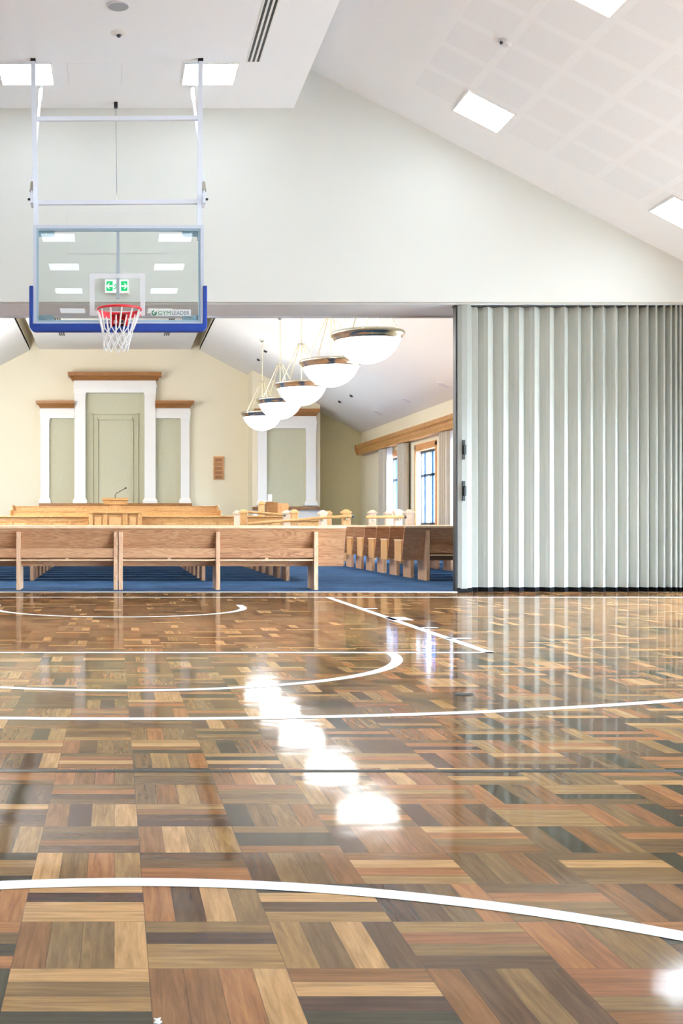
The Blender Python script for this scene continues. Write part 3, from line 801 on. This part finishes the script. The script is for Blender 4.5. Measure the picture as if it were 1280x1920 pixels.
so = o.modifiers.new('solid', 'SOLIDIFY'); so.thickness = .006; so.offset = 0
lx0, lx1 = P(857.5, 0, 14.66).x, P(886, 0, 14.66).x
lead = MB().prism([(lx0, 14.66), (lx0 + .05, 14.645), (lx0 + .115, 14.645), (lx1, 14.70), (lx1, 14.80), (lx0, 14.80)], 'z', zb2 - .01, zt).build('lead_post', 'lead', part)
MB().box(lx0 - .02, lx0, 14.67, 14.79, .01, zt).build('edge_seal', 'black', part)
MB().box(lx0, lx1, 14.65, 14.80, .004, zb2).build('lead_sweep', 'rubber', part)
MB().box(lx0 - .03, XS - .02, ZC - .05, ZC + .05, SOF - .03, SOF - .012).build('ceiling_track', 'black', part)
for y0, y1 in ((825, 861.5), (902, 939)):
    a = P(866.5, y1, 14.64); b = P(871.5, y0, 14.64)
    l_ = MB().box(a.x, b.x, 14.632, 14.65, a.z, b.z).build('latch', 'black', part)
    zm = (a.z + b.z) / 2
    MB().box(a.x + .008, b.x + .006, 14.60, 14.633, zm - .06, zm + .06).build('latch_grip', 'black', l_, bevel=.006)

# ------------------------------------------------------------------ pews
PH = .825
def make_pew(L, posts, arm_left, mirror=False):
    """local frame: x along the pew, y towards the pulpit, top back edge at y=0."""
    root = bpy.data.objects.new('pew', None); COL.objects.link(root)
    X = (lambda x: L - x) if mirror else (lambda x: x)
    def bx(mb, x0, x1, *r):
        a, b = sorted((X(x0), X(x1))); mb.box(a, b, *r)
    back = MB().prism([(.01, PH - .03), (.035, PH - .03), (.235, .30), (.205, .30)], 'x', 0, L).build('backrest', 'oak', root, loc=(0, 0, 0))
    MB().box(0, L, -.018, .045, PH - .034, PH).build('cap_rail', 'oak_cap', back, loc=(0, 0, 0), bevel=.006)
    MB().prism([(.22, .42), (.62, .445), (.62, .41), (.22, .385)], 'x', 0, L).build('seat', 'oak', root, loc=(0, 0, 0))
    MB().box(.02, L - .02, .57, .595, .31, .41).build('seat_apron', 'oak', root, loc=(0, 0, 0))
    for xp in posts:
        a, b = sorted((X(xp), X(xp + .052)))
        MB().prism([(0, 0), (0, PH - .075), (.03, PH - .075), (.2, .31), (.50, .31), (.50, 0)], 'x', a, b).build('leg', 'oak_z', root, loc=(0, 0, 0), bevel=.003)
    ps = sorted(posts)
    spans = list(zip(ps, ps[1:]))
    if arm_left: spans = [(a_, b_) for a_, b_ in zip(ps, ps[1:])]
    for a_, b_ in spans:
        mb = MB()
        bx(mb, a_ + .052, b_, .012, .03, .415, .535)
        rk = mb.build('book_rack', 'oak', root, loc=(0, 0, 0), bevel=.003)
        mb = MB(); bx(mb, a_ + .052, b_, .02, .18, .375, .392)
        mm = (a_ + .052 + b_) / 2
        bx(mb, mm - .02, mm + .02, .035, .05, .392, .42)
        mb.build('rack_shelf', 'oak_cap', rk, loc=(0, 0, 0))
    if arm_left:
        mb = MB(); mb.box(-.012, .04, .20, .62, .28, .595)
        ar = mb.build('arm_panel', 'honey_z', root, loc=(0, 0, 0), bevel=.006)
        MB().box(-.02, .05, .19, .63, .595, .612).build('arm_cap', 'oak_cap', ar, loc=(0, 0, 0), bevel=.004)
    return root
LC = 2.93
ROW0, ROWS, RP = 15.09, 17.55, .93
proto_r = make_pew(LC, (.004, 1.255, 2.515), False)
proto_l = make_pew(LC, (.004, 1.255, 2.515), False, mirror=True)
proto_c = make_pew(3.35, (.32, 1.75, 3.1), True)
NR = 9
XJ = P(221.5, 0, ROW0).x
used = set()
def put(proto, x, y, label):
    if proto.name in used: o = copy_tree(proto)
    else: used.add(proto.name); o = proto
    o.location = (x, y, .004)
    tag(o, label, 'pew', 'oak pews with slatted backs')
    return o
put(proto_r, XJ + .003, ROW0, 'oak pew in the front row nearest the parquet, right of its middle joint')
put(proto_l, XJ - .003 - LC, ROW0, 'oak pew in the front row nearest the parquet, left of its middle joint')
for i in range(NR):
    y = ROWS + i * RP
    put(proto_r, XJ + .003, y, 'oak pew in the centre block, right half, %s row behind the front pews' % ORD[i])
    put(proto_l, XJ - .003 - LC, y, 'oak pew in the centre block, left half, %s row behind the front pews' % ORD[i])
for i in range(NR):
    y = ROWS + i * RP
    lb = 'oak pew in the right block, %s row from the partition' % ORD[i] if i else 'oak pew in the right block, its back and shadowed leg right beside the partition edge'
    put(proto_c, P(759, 0, 17.55).x, y, lb)

# ------------------------------------------------------------------ rostrum furniture
# front panelled modesty wall either side of the pulpit
def panelled(name, px0, px1, ptop, Z, label, npan, zbot=.0, group=None):
    x0, x1 = P(px0, 0, Z).x, P(px1, 0, Z).x; zt_ = P(0, ptop, Z).z
    t = thing(name, ((x0 + x1) / 2, Z + .03, zbot), label, 'panelled screen', group)
    MB().box(x0, x1, Z, Z + .06, zbot, zt_ - .045).build('body', 'honey', t)
    MB().box(x0 - .02, x1 + .02, Z - .06, Z + .1, zt_ - .045, zt_).build('cap_rail', 'honey', t, bevel=.01)
    MB().box(x0, x1, Z - .012, Z, zt_ - .15, zt_ - .055).build('frieze', 'honey', t)
    w = (x1 - x0) / npan
    for i in range(npan):
        MB().box(x0 + i * w + .13, x0 + (i + 1) * w - .08, Z - .016, Z, zbot + .08, zt_ - .19).build('raised_panel', 'honey_z', t, bevel=.008)
    for i in range(npan):
        MB().box(x0 + i * w, x0 + i * w + .07, Z - .022, Z, zbot, zt_ - .15).build('stile', 'honey_z', t)
    return t
panelled('choir_screen', -96, 166, 967, 29.5, 'panelled oak rostrum front to the left of the pulpit', 7)
panelled('choir_screen', 266, 440, 967, 29.5, 'panelled oak rostrum front to the right of the pulpit', 5)
panelled('choir_screen', 464, 531, 967, 29.9, 'panelled oak front behind the descending handrail', 2)
panelled('choir_screen', 560, 602, 974, 30.5, 'pale low panelled front below the organ, behind the ramp rail', 1)
# choir benches
for (l, r_, ty, Z, zb_, lb) in ((23, 410, 958, 32.6, .55, 'lower oak choir bench behind the pulpit'), (27, 405, 949, 34.4, .55, 'upper oak choir bench directly below the tall white surround')):
    x0, x1 = P(l, 0, Z).x, P(r_, 0, Z).x; z1 = P(0, ty, Z).z
    t = thing('choir_bench', ((x0 + x1) / 2, Z, zb_), lb, 'bench', 'oak choir benches on the rostrum')
    MB().box(x0, x1, Z, Z + .05, zb_ + .3, z1 - .02).build('backrest', 'honey', t)
    MB().box(x0 - .02, x1 + .02, Z - .02, Z + .07, z1 - .02, z1).build('cap_rail', 'honey', t)
    MB().box(x0, x1, Z - .42, Z, zb_ + .38, zb_ + .42).build('seat', 'honey', t)
    for xx in (x0 - .04, x1):
        MB().box(xx, xx + .04, Z - .42, Z + .09, zb_, z1 + .03).build('end_panel', 'honey_z', t, bevel=.01)
# pulpit
ZP = 29.0
t = thing('pulpit', (P(216, 0, ZP).x, ZP + .3, 0), 'oak pulpit with stepped reading desk at the centre of the rostrum', 'pulpit')
a = P(172, 0, ZP).x; b = P(260, 0, ZP).x; z1 = P(0, 960, ZP).z
MB().box(a, b, ZP, ZP + .75, 0, z1 - .04).build('body', 'honey', t)
MB().box(P(167, 0, ZP).x, P(266, 0, ZP).x, ZP - .08, ZP + .8, z1 - .04, z1 + .01).build('cap_rail', 'honey', t, bevel=.01)
for l, r_ in ((167, 174), (193, 201), (230, 239), (258, 266)):
    MB().box(P(l, 0, ZP).x, P(r_, 0, ZP).x, ZP - .05, ZP + .02, 0, z1 - .04).build('stile', 'honey_z', t)
for l, r_ in ((176, 192), (203, 229), (241, 257)):
    MB().box(P(l, 0, ZP).x + .02, P(r_, 0, ZP).x - .02, ZP - .02, ZP, .2, P(0, 970, ZP).z).build('raised_panel', 'honey_z', t, bevel=.008)
ds = MB().box(P(193.5, 0, ZP).x, P(239, 0, ZP).x, ZP + .05, ZP + .5, P(0, 945.5, ZP).z, P(0, 938, ZP).z).build('reading_desk', 'honey', t)
MB().box(P(191, 0, ZP).x, P(240.5, 0, ZP).x, ZP + .02, ZP + .53, P(0, 938, ZP).z, P(0, 933.5, ZP).z).build('desk_top', 'honey', ds, bevel=.008)
MB().box(P(206, 0, ZP).x, P(226, 0, ZP).x, ZP + .12, ZP + .42, z1, P(0, 945.5, ZP).z).build('neck', 'honey_z', t)
t = thing('microphone', P(216, 933.5, ZP + .2), 'black gooseneck microphone on the pulpit desk', 'microphone')
q = [P(216, 933.5, ZP + .2), P(216, 927.5, ZP + .2), P(217.5, 925.5, ZP + .2), P(220, 924, ZP + .2), P(235, 915.5, ZP + .2)]
MB().tube(q, .008, 8).build('gooseneck', 'black', t)
MB().tube([P(234, 916, ZP + .2), P(237, 914.3, ZP + .2)], .018, 8).build('capsule', 'black', t)
MB().lathe([(0, .012), (.02, .01), (.025, 0), (0, 0)], q[0], 12).build('base', 'black', t)

# hymn board
a = P(400, 899, ZB); b = P(419, 856, ZB)
t = thing('hymn_board', ((a.x + b.x) / 2, ZB, a.z), 'narrow brown wooden hymn board on the cream end wall', 'hymn board')
MB().box(a.x, b.x, ZB - .05, ZB, a.z, b.z).build('backing', 'brown_z', t)
for i in range(5):
    z_ = b.z - .06 - i * .135
    MB().box(a.x + .05, b.x - .05, ZB - .06, ZB - .05, z_ - .1, z_).build('slot', 'brown', t)
mb = MB(); mb.box(a.x, a.x + .035, ZB - .065, ZB - .05, a.z, b.z).box(b.x - .035, b.x, ZB - .065, ZB - .05, a.z, b.z); mb.build('frame', 'brown_z', t)

# surrounds on the end wall
def cornice(t, l, r_, y0, y1, y2, Z, wall, li, ri):
    # slab on top and a cove below that narrows
    mb = MB().pbox(l, y0, r_, y1, Z - .30, wall - Z + .30)
    a0 = P(l + li, 0, Z - .1).x; a1 = P(r_ - ri, 0, Z - .1).x
    w0 = P(l + li * .35, 0, Z - .28).x; w1 = P(r_ - ri * .35, 0, Z - .28).x
    zb0, zt0 = P(0, y2, Z).z, P(0, y1, Z - .30).z
    mb.frustum((a0, a1, Z - .10, wall, zb0), (w0, w1, Z - .27, wall, zt0))
    return mb.build('cornice', 'brown', t)
def pilaster(t, l, r_, ytop, ybot, Z, wall):
    mb = MB().pbox(l, ytop, r_, ybot, Z, wall - Z)
    mb.pbox(l - 1, ytop, r_ + 1, ytop + 4, Z - .03, wall - Z + .03)
    mb.pbox(l - .5, ytop + 5.5, r_ + .5, ytop + 7, Z - .015, wall - Z + .015)
    a0, a1 = P(l, 0, Z).x, P(r_, 0, Z).x
    e = 3 * Z / F
    zb0, z1, z2 = P(0, ybot, Z).z, P(0, ybot - 5, Z).z, P(0, ybot - 10, Z).z
    mb.box(a0 - e, a1 + e, Z - .06, wall, zb0, z1)
    mb.frustum((a0 - e, a1 + e, Z - .06, wall, z1), (a0, a1, Z - .005, wall, z2))
    return mb.build('pilaster', 'white', t)
def entab(t, l, r_, y0, y1, Z, wall):
    h = y1 - y0
    mb = MB().pbox(l, y0, r_, y1, Z, wall - Z)
    mb.pbox(l - 1.5, y0 + h * .42, r_ + 1.5, y0 + h * .56, Z - .05, wall - Z + .05)
    mb.pbox(l - .6, y0 + h * .56, r_ + .6, y0 + h * .68, Z - .02, wall - Z + .02)
    return mb.build('entablature', 'white', t)
ZN1 = ZB - .28; ZBw = ZB - .004; ZNw = ZN - .004
t = thing('rostrum_surround', (P(216, 0, ZN1).x, ZBw, P(0, 949, ZN1).z), 'three-bay white pilaster surround with brown cornices and grey-green panels behind the pulpit', 'wall surround')
cornice(t, 127, 303, 697, 704, 713.5, ZN1, ZBw, 8, 8)
cornice(t, 67, 139, 751, 756, 765.5, ZN1 + .04, ZBw, 8, 0)
cornice(t, 291, 364, 751, 756, 765.5, ZN1 + .04, ZBw, 0, 8)
entab(t, 138.5, 292.5, 713, 736, ZN1, ZBw)
entab(t, 75, 139, 765, 784, ZN1 + .06, ZBw); entab(t, 292, 356.5, 765, 784, ZN1 + .06, ZBw)
for l, r_, yt, z_ in ((139.5, 160, 736, ZN1), (271, 291.5, 736, ZN1), (76, 92, 784, ZN1 + .06), (339, 355, 784, ZN1 + .06)):
    pilaster(t, l, r_, yt, 943.5, z_, ZBw)
for l, r_, yt in ((160, 271, 736), (92, 139, 784), (292, 339, 784)):
    MB().pbox(l - 1, yt - 1, r_ + 1, 944, ZB - .034, .03).build('back_panel', 'niche', t)
mb = MB()
for (l, r_, yt) in ((172, 259, 775), (182, 249, 785)):
    Zf = ZB - .11; a0 = P(l, 944, Zf); b0 = P(r_, yt, Zf)
    th = .03
    mb.box(a0.x, a0.x + th, Zf, ZB - .034, a0.z, b0.z).box(b0.x - th, b0.x, Zf, ZB - .034, a0.z, b0.z).box(a0.x, b0.x, Zf, ZB - .034, b0.z - th, b0.z)
mb.build('panel_moulding', 'niche', t)
MB().pbox(73, 943.5, 360, 949, ZN1 - .08, .355).build('plinth', 'brown', t)
q0, q1 = P(74, 949, ZN1), P(359, 949, ZN1)
MB().box(q0.x, q1.x, ZN1 + .05, ZBw, .55, q0.z).build('dado', 'cream', t)
ZN2 = ZN - .16
t = thing('organ_surround', (P(537, 0, ZN2).x, ZNw, P(0, 956, ZN2).z), 'single-bay white surround with brown cornice on the projecting bay, behind the last pendants', 'wall surround')
cornice(t, 477, 600, 766, 772.5, 780.5, ZN2 + .06, ZNw, 7, 7)
entab(t, 483, 593, 780, 803, ZN2, ZNw)
pilaster(t, 483.5, 500, 803, 948, ZN2, ZNw); pilaster(t, 574, 592, 803, 948, ZN2, ZNw)
MB().pbox(499, 802, 575, 949, ZN - .034, .03).build('back_panel', 'niche', t)
MB().pbox(474, 950.5, 600, 956, ZN2 - .06, .215).build('plinth', 'brown', t)
q0, q1 = P(474, 956, ZN2 + .08), P(600, 956, ZN2 + .08)
MB().box(q0.x, q1.x, ZN2 + .08, ZNw, .55, q0.z).build('dado', 'white', t)

# organ console with music rest
ZO = 33.0
t = thing('organ', (P(520, 0, ZO).x, ZO + .3, .55), 'brown organ console with a white sheet on its music rest', 'organ')
MB().box(P(499.5, 0, ZO).x, P(520, 0, ZO).x, ZO, ZO + .6, .55, P(0, 942.5, ZO).z).build('cabinet', 'brown', t)
MB().box(P(520, 0, ZO).x, P(542, 0, ZO).x, ZO + .12, ZO + .62, .55, P(0, 943.5, ZO).z).build('side_cabinet', 'brown_z', t)
MB().pbox(498, 941.5, 521, 943, ZO - .03, .66).build('lid', 'brown', t)
mb = MB().pbox(502, 927, 509.5, 942, ZO + .3, .012)
bmesh.ops.transform(mb.bm, matrix=Matrix.Shear('XZ', 4, (0, 0)) if False else Matrix.Identity(4), verts=mb.bm.verts)
mb.build('music_sheet', 'white', t)
MB().pbox(501, 940.5, 512, 942, ZO + .25, .1).build('music_rest', 'brown', t)

# newel posts
def newel(px, w, ytop, Z, mat, label):
    x = P(px, 0, Z).x; hw = w / 2 * Z / F; z1 = P(0, ytop, Z).z
    t = thing('newel_post', (x, Z + hw, 0), label, 'newel post', 'capped oak newel posts along the rostrum')
    MB().box(x - hw, x + hw, Z, Z + 2 * hw, 0, z1 - .09).build('shaft', mat, t, bevel=.008)
    mb = MB().box(x - hw - .025, x + hw + .025, Z - .025, Z + 2 * hw + .025, z1 - .09, z1 - .05)
    mb.frustum((x - hw - .015, x + hw + .015, Z - .015, Z + 2 * hw + .015, z1 - .05), (x - .03, x + .03, Z + hw - .03, Z + hw + .03, z1))
    mb.build('cap', mat, t)
    return t
nw = [(445, 11, 957, 29.0, 'pale_z', 'newel post at the right end of the panelled front, behind its neighbour'),
      (457, 12.5, 955, 27.0, 'honey_z', 'newel post where the rising handrail starts, by the panelled front'),
      (490.5, 11, 939.5, 32.0, 'honey_z', 'tallest newel post, left of the organ console'),
      (538, 13, 956.5, 29.0, 'pale_z', 'newel post below the organ with a rail bracket, left of its pair'),
      (552.5, 13, 955, 27.0, 'honey_z', 'newel post in front of the organ, halfway along the rising handrail'),
      (606, 13, 956.5, 27.0, 'pale_z', 'pale newel post below the right edge of the organ surround'),
      (616, 11, 957.5, 29.0, 'honey_z', 'newel post close behind the pale one below the organ surround'),
      (650, 14.5, 955, 27.0, 'honey_z', 'newel post at the upper end of the rising handrail, before the alcove'),
      (699, 12, 956, 28.0, 'pale_z', 'newel post at the left end of the short level handrail'),
      (730, 12.5, 957, 29.0, 'pale_z', 'pale newel post below the far curtained window'),
      (747, 14, 954, 27.0, 'pale_z', 'newel post at the right end of the short level handrail'),
      (768.5, 13, 955, 27.5, 'pale_z', 'rightmost newel post, beside the uncurtained window')]
for a_ in nw: newel(*a_)
def rail(pts, Z, label, dz=0):
    q = [P(x, y, Z) for x, y in pts]
    t = thing('handrail', q[0], label, 'handrail', 'oak handrails on the rostrum ramps')
    MB().tube(q, .034, 10).build('rail', 'honey', t)
    e = q[-1]; d = (q[-1] - q[-2]).normalized()
    MB().tube([e, e + d * .05], .042, 10).build('rail_end', 'chrome', t)
    return t, q
t, q = rail([(464, 982), (553, 975.5), (606, 970.5), (659, 967.8)], 26.9, 'oak handrail rising from the panelled front towards the alcove')
for px, py in ((606, 974), (650, 972.5)): MB().lathe([(0, .02), (.03, .01), (.03, -.03), (0, -.04)], P(px, py, 26.93), 10).build('bracket', 'chrome', t)
t, q = rail([(764 - 78, 969.8), (699, 969.6), (730, 969.5), (757, 968.8)], 26.9, 'short level handrail below the chapel windows')
for px, py in ((699, 974), (748, 973)): MB().lathe([(0, .02), (.03, .01), (.03, -.03), (0, -.04)], P(px, py, 26.93), 10).build('bracket', 'chrome', t)
t, q = rail([(463, 959.8), (531, 965.3)], 28.9, 'oak handrail sloping down towards the organ')

# ------------------------------------------------------------------ pelmet and curtains
YP0, YP1 = 18.0, 36.4
prof = [(XS, 3.0), (XS - .24, 3.0), (XS - .25, 3.05), (XS - .27, 3.10), (XS - .27, 3.16), (XS - .31, 3.2), (XS - .31, 3.3), (XS, 3.3)]
t = thing('curtain_pelmet', (XS - .15, (YP0 + YP1) / 2, 3.0), 'long moulded timber pelmet above the chapel windows', 'pelmet')
MB().prism(prof, 'y', YP0, YP1).build('pelmet_board', 'brown_y', t)
MB().prism([(XS, 2.99), (XS - .27, 2.99), (XS - .33, 3.2), (XS - .33, 3.31), (XS, 3.31)], 'y', YP1, YP1 + .04).build('end_cap', 'brown_y', t)
def curtain(y0, y1, label, n=7):
    t = thing('curtain', (XS - .13, (y0 + y1) / 2, .15), label, 'curtain', 'taupe curtains by the chapel windows')
    def wavy(ya, yb, x, amp, nn, mat, nm, ph):
        pts = []
        for i in range(nn * 8 + 1):
            f_ = i / (nn * 8); pts.append((x + amp * math.sin(f_ * nn * 2 * math.pi + ph), ya + (yb - ya) * f_))
        o = ribbon(pts, .15, 2.985).build(nm, mat, t)
        so = o.modifiers.new('solid', 'SOLIDIFY'); so.thickness = .004
    wavy(y0, y1, XS - .13, .075, n, 'curtain', 'drape', 0)
    return t, wavy
t, w = curtain(33.0, 33.75, 'gathered curtain on the far side of the farthest chapel window', 4)
w(32.55, 33.05, XS - .10, .03, 4, 'sheer', 'sheer_lining', 1)
t, w = curtain(30.75, 31.5, 'gathered curtain between the farthest window and the uncurtained one', 4)
t, w = curtain(26.75, 27.45, 'gathered curtain beside the leading edge of the partition', 4)
w(26.15, 26.8, XS - .10, .03, 4, 'sheer', 'sheer_lining', 1)

# ------------------------------------------------------------------ pendants
def make_pendant():
    root = bpy.data.objects.new('bowl_pendant', None); COL.objects.link(root)
    R = .56; O = (0, 0, 0)
    # bowl below rim level z=0
    rb, dp = R - .062, .36
    rc = (rb * rb + dp * dp) / (2 * dp); am = math.asin(min(1, rb / rc))
    prof = [(rc * math.sin(am * (1 - i / 12)) if i < 12 else 0, -.07 - dp + rc - rc * math.cos(am * (1 - i / 12))) for i in range(13)]
    MB().lathe(prof, O, 48).build('bowl', 'bowl', root, smooth=True, loc=O)
    MB().lathe([(R - .07, .05), (R - .02, .06), (R, .05), (R + .006, .025), (R - .004, 0), (R - .025, -.012), (R - .03, -.035), (R - .045, -.05), (R - .05, -.078), (R - .066, -.075), (R - .075, 0)], O, 48, closed=True).build('rim', 'chrome', root, smooth=True, loc=O)
    hub = zs(3.9) - 3.755
    hz = .86
    MB().tube([(0, 0, .04), (0, 0, hub - .02)], .010, 8).build('stem', 'brass', root, loc=O)
    MB().lathe([(0, -.06), (.03, -.055), (.06, -.02), (.065, .03), (0, .03)], (0, 0, hub), 20).build('canopy', 'chrome', root, loc=O)
    MB().lathe([(0, .02), (.03, .015), (.035, -.015), (0, -.02)], (0, 0, hz), 16).build('hub', 'chrome', root, loc=O)
    for i in range(4):
        a_ = math.radians(52 + 90 * i)
        MB().tube([(.07 * math.cos(a_), .07 * math.sin(a_), hz), ((R - .05) * math.cos(a_), (R - .05) * math.sin(a_), .03)], .009, 6).build('stay', 'brass', root, loc=O)
    MB().tube([(.075 * math.cos(2 * math.pi * k / 16), .075 * math.sin(2 * math.pi * k / 16), hz) for k in range(16)], .006, 6, closed=True).build('stay_ring', 'chrome', root, loc=O)
    return root
pp = make_pendant()
pxs = [689, 620, 565, 525, 491.5]
pn = ['glowing white bowl pendant nearest the opening, highest in the photo', 'glowing white bowl pendant, second from the opening', 'glowing white bowl pendant in the middle of the row of five',
      'glowing white bowl pendant, second from the end wall', 'glowing white bowl pendant farthest away, nearest the end wall']
for i, px in enumerate(pxs):
    o = pp if i == 0 else copy_tree(pp)
    Z = 3.9 * F / (px - VX)
    o.location = (3.9, Z, 3.755)
    tag(o, pn[i], 'pendant lamp', 'bowl pendants in the chapel')

# matching lamps on the left of the chapel stand outside the frame: lit as lamps
for i, px in enumerate(pxs):
    Z = 3.9 * F / (px - VX)
    d = bpy.data.lights.new('chapel_lamp', 'POINT'); d.energy = 235; d.shadow_soft_size = .45; d.color = (1, .97, .93)
    o = bpy.data.objects.new('chapel_lamp', d); COL.objects.link(o); o.location = (-3.9, Z, 3.7)

# ------------------------------------------------------------------ fittings on the chapel ceiling
def on_slope(px, py):
    q = P(px, py, 1); k = (7.729 - H) / ((q.z - H) + .515 * q.x)
    return Vector((q.x * k, k, zs(q.x * k)))
for px, py, lb in ((637, 752, 'small black spotlight on the raking chapel ceiling, lower of the pair right of the pendants'), (659, 741, 'small black spotlight on the raking chapel ceiling, upper of the pair right of the pendants'),
                   (485, 673.5, 'small black spotlight on the raking chapel ceiling, left of the far pendant stem'), (498, 657.5, 'small black spotlight on the raking chapel ceiling, close to the far pendant canopy')):
    c = on_slope(px, py)
    t = thing('ceiling_spotlight', c, lb, 'spotlight', 'small spotlights on the chapel ceiling'); t.rotation_euler.y = sl
    MB().lathe([(0, -.05), (.04, -.05), (.05, -.02), (.05, 0), (0, 0)], (0, 0, 0), 16).build('barrel', 'black', t, loc=(0, 0, 0))
    MB().lathe([(.05, -.008), (.075, -.006), (.08, .0), (.05, 0)], (0, 0, 0), 20, closed=True).build('bezel', 'lgrey', t, loc=(0, 0, 0))
for px, py, lb in ((832, 722, 'unlit round downlight in the chapel ceiling, nearest the partition edge'), (764, 751, 'unlit round downlight in the chapel ceiling, middle of the three by the pelmet'),
                   (710, 774, 'unlit round downlight in the chapel ceiling, farthest of the three by the pelmet')):
    c = on_slope(px, py)
    t = thing('recessed_downlight', c, lb, 'downlight', 'unlit downlights in the chapel ceiling'); t.rotation_euler.y = sl
    MB().lathe([(0, -.006), (.13, -.006), (.13, 0), (0, 0)], (0, 0, 0), 24).build('lens', 'lgrey', t, loc=(0, 0, 0))
    MB().lathe([(.13, -.012), (.16, -.008), (.165, 0), (.13, 0)], (0, 0, 0), 24, closed=True).build('trim_ring', 'white', t, loc=(0, 0, 0))
for x, py0, py1, lb in ((108, 594, 603, 'three black air slots in the flat chapel ceiling, nearer pair, left'), (322, 594, 603, 'three black air slots in the flat chapel ceiling, nearer pair, right'),
                        (115.5, 621, 629, 'three black air slots in the flat chapel ceiling, farther pair, left'), (313, 621, 629, 'three black air slots in the flat chapel ceiling, farther pair, right')):
    ya, yb_ = (CFLAT - H) * F / (VY - py0), (CFLAT - H) * F / (VY - py1)
    xm = (x - VX) * (ya + yb_) / 2 / F
    t = thing('ceiling_slot_vent', (xm, (ya + yb_) / 2, CFLAT), lb, 'air vent', 'slot vents in the chapel ceiling')
    for k in (-1, 0, 1):
        MB().box(xm + k * .06 - .02, xm + k * .06 + .02, ya, yb_, CFLAT - .005, CFLAT + .002).build('slot', 'black', t)

# ------------------------------------------------------------------ world, camera, view
W = bpy.data.worlds.new('daylight'); S.world = W; W.use_nodes = True
nt = W.node_tree; bg = nt.nodes['Background']
bg.inputs[0].default_value = (.74, .87, 1.0, 1); bg.inputs[1].default_value = 33.0

cam = bpy.data.cameras.new('camera'); co = bpy.data.objects.new('camera', cam); COL.objects.link(co)
co.location = (0, 0, H); co.rotation_euler = (math.pi / 2, 0, 0)
cam.sensor_fit = 'VERTICAL'; cam.sensor_height = 36; cam.lens = 36 * F / 1920
cam.shift_x = (640 - VX) / 1920; cam.shift_y = (VY - 960) / 1920
cam.clip_start = .05; cam.clip_end = 300
S.camera = co
S.view_settings.view_transform = 'Standard'; S.view_settings.look = 'None'
S.view_settings.exposure = 0.76; S.view_settings.gamma = 1.0; S.view_settings.use_curve_mapping = False
S.cycles.use_denoising = True
S.cycles.max_bounces = 8; S.cycles.diffuse_bounces = 5; S.cycles.glossy_bounces = 4; S.cycles.transparent_max_bounces = 12
S.cycles.caustics_reflective = False; S.cycles.caustics_refractive = False
S.cycles.sample_clamp_indirect = 8
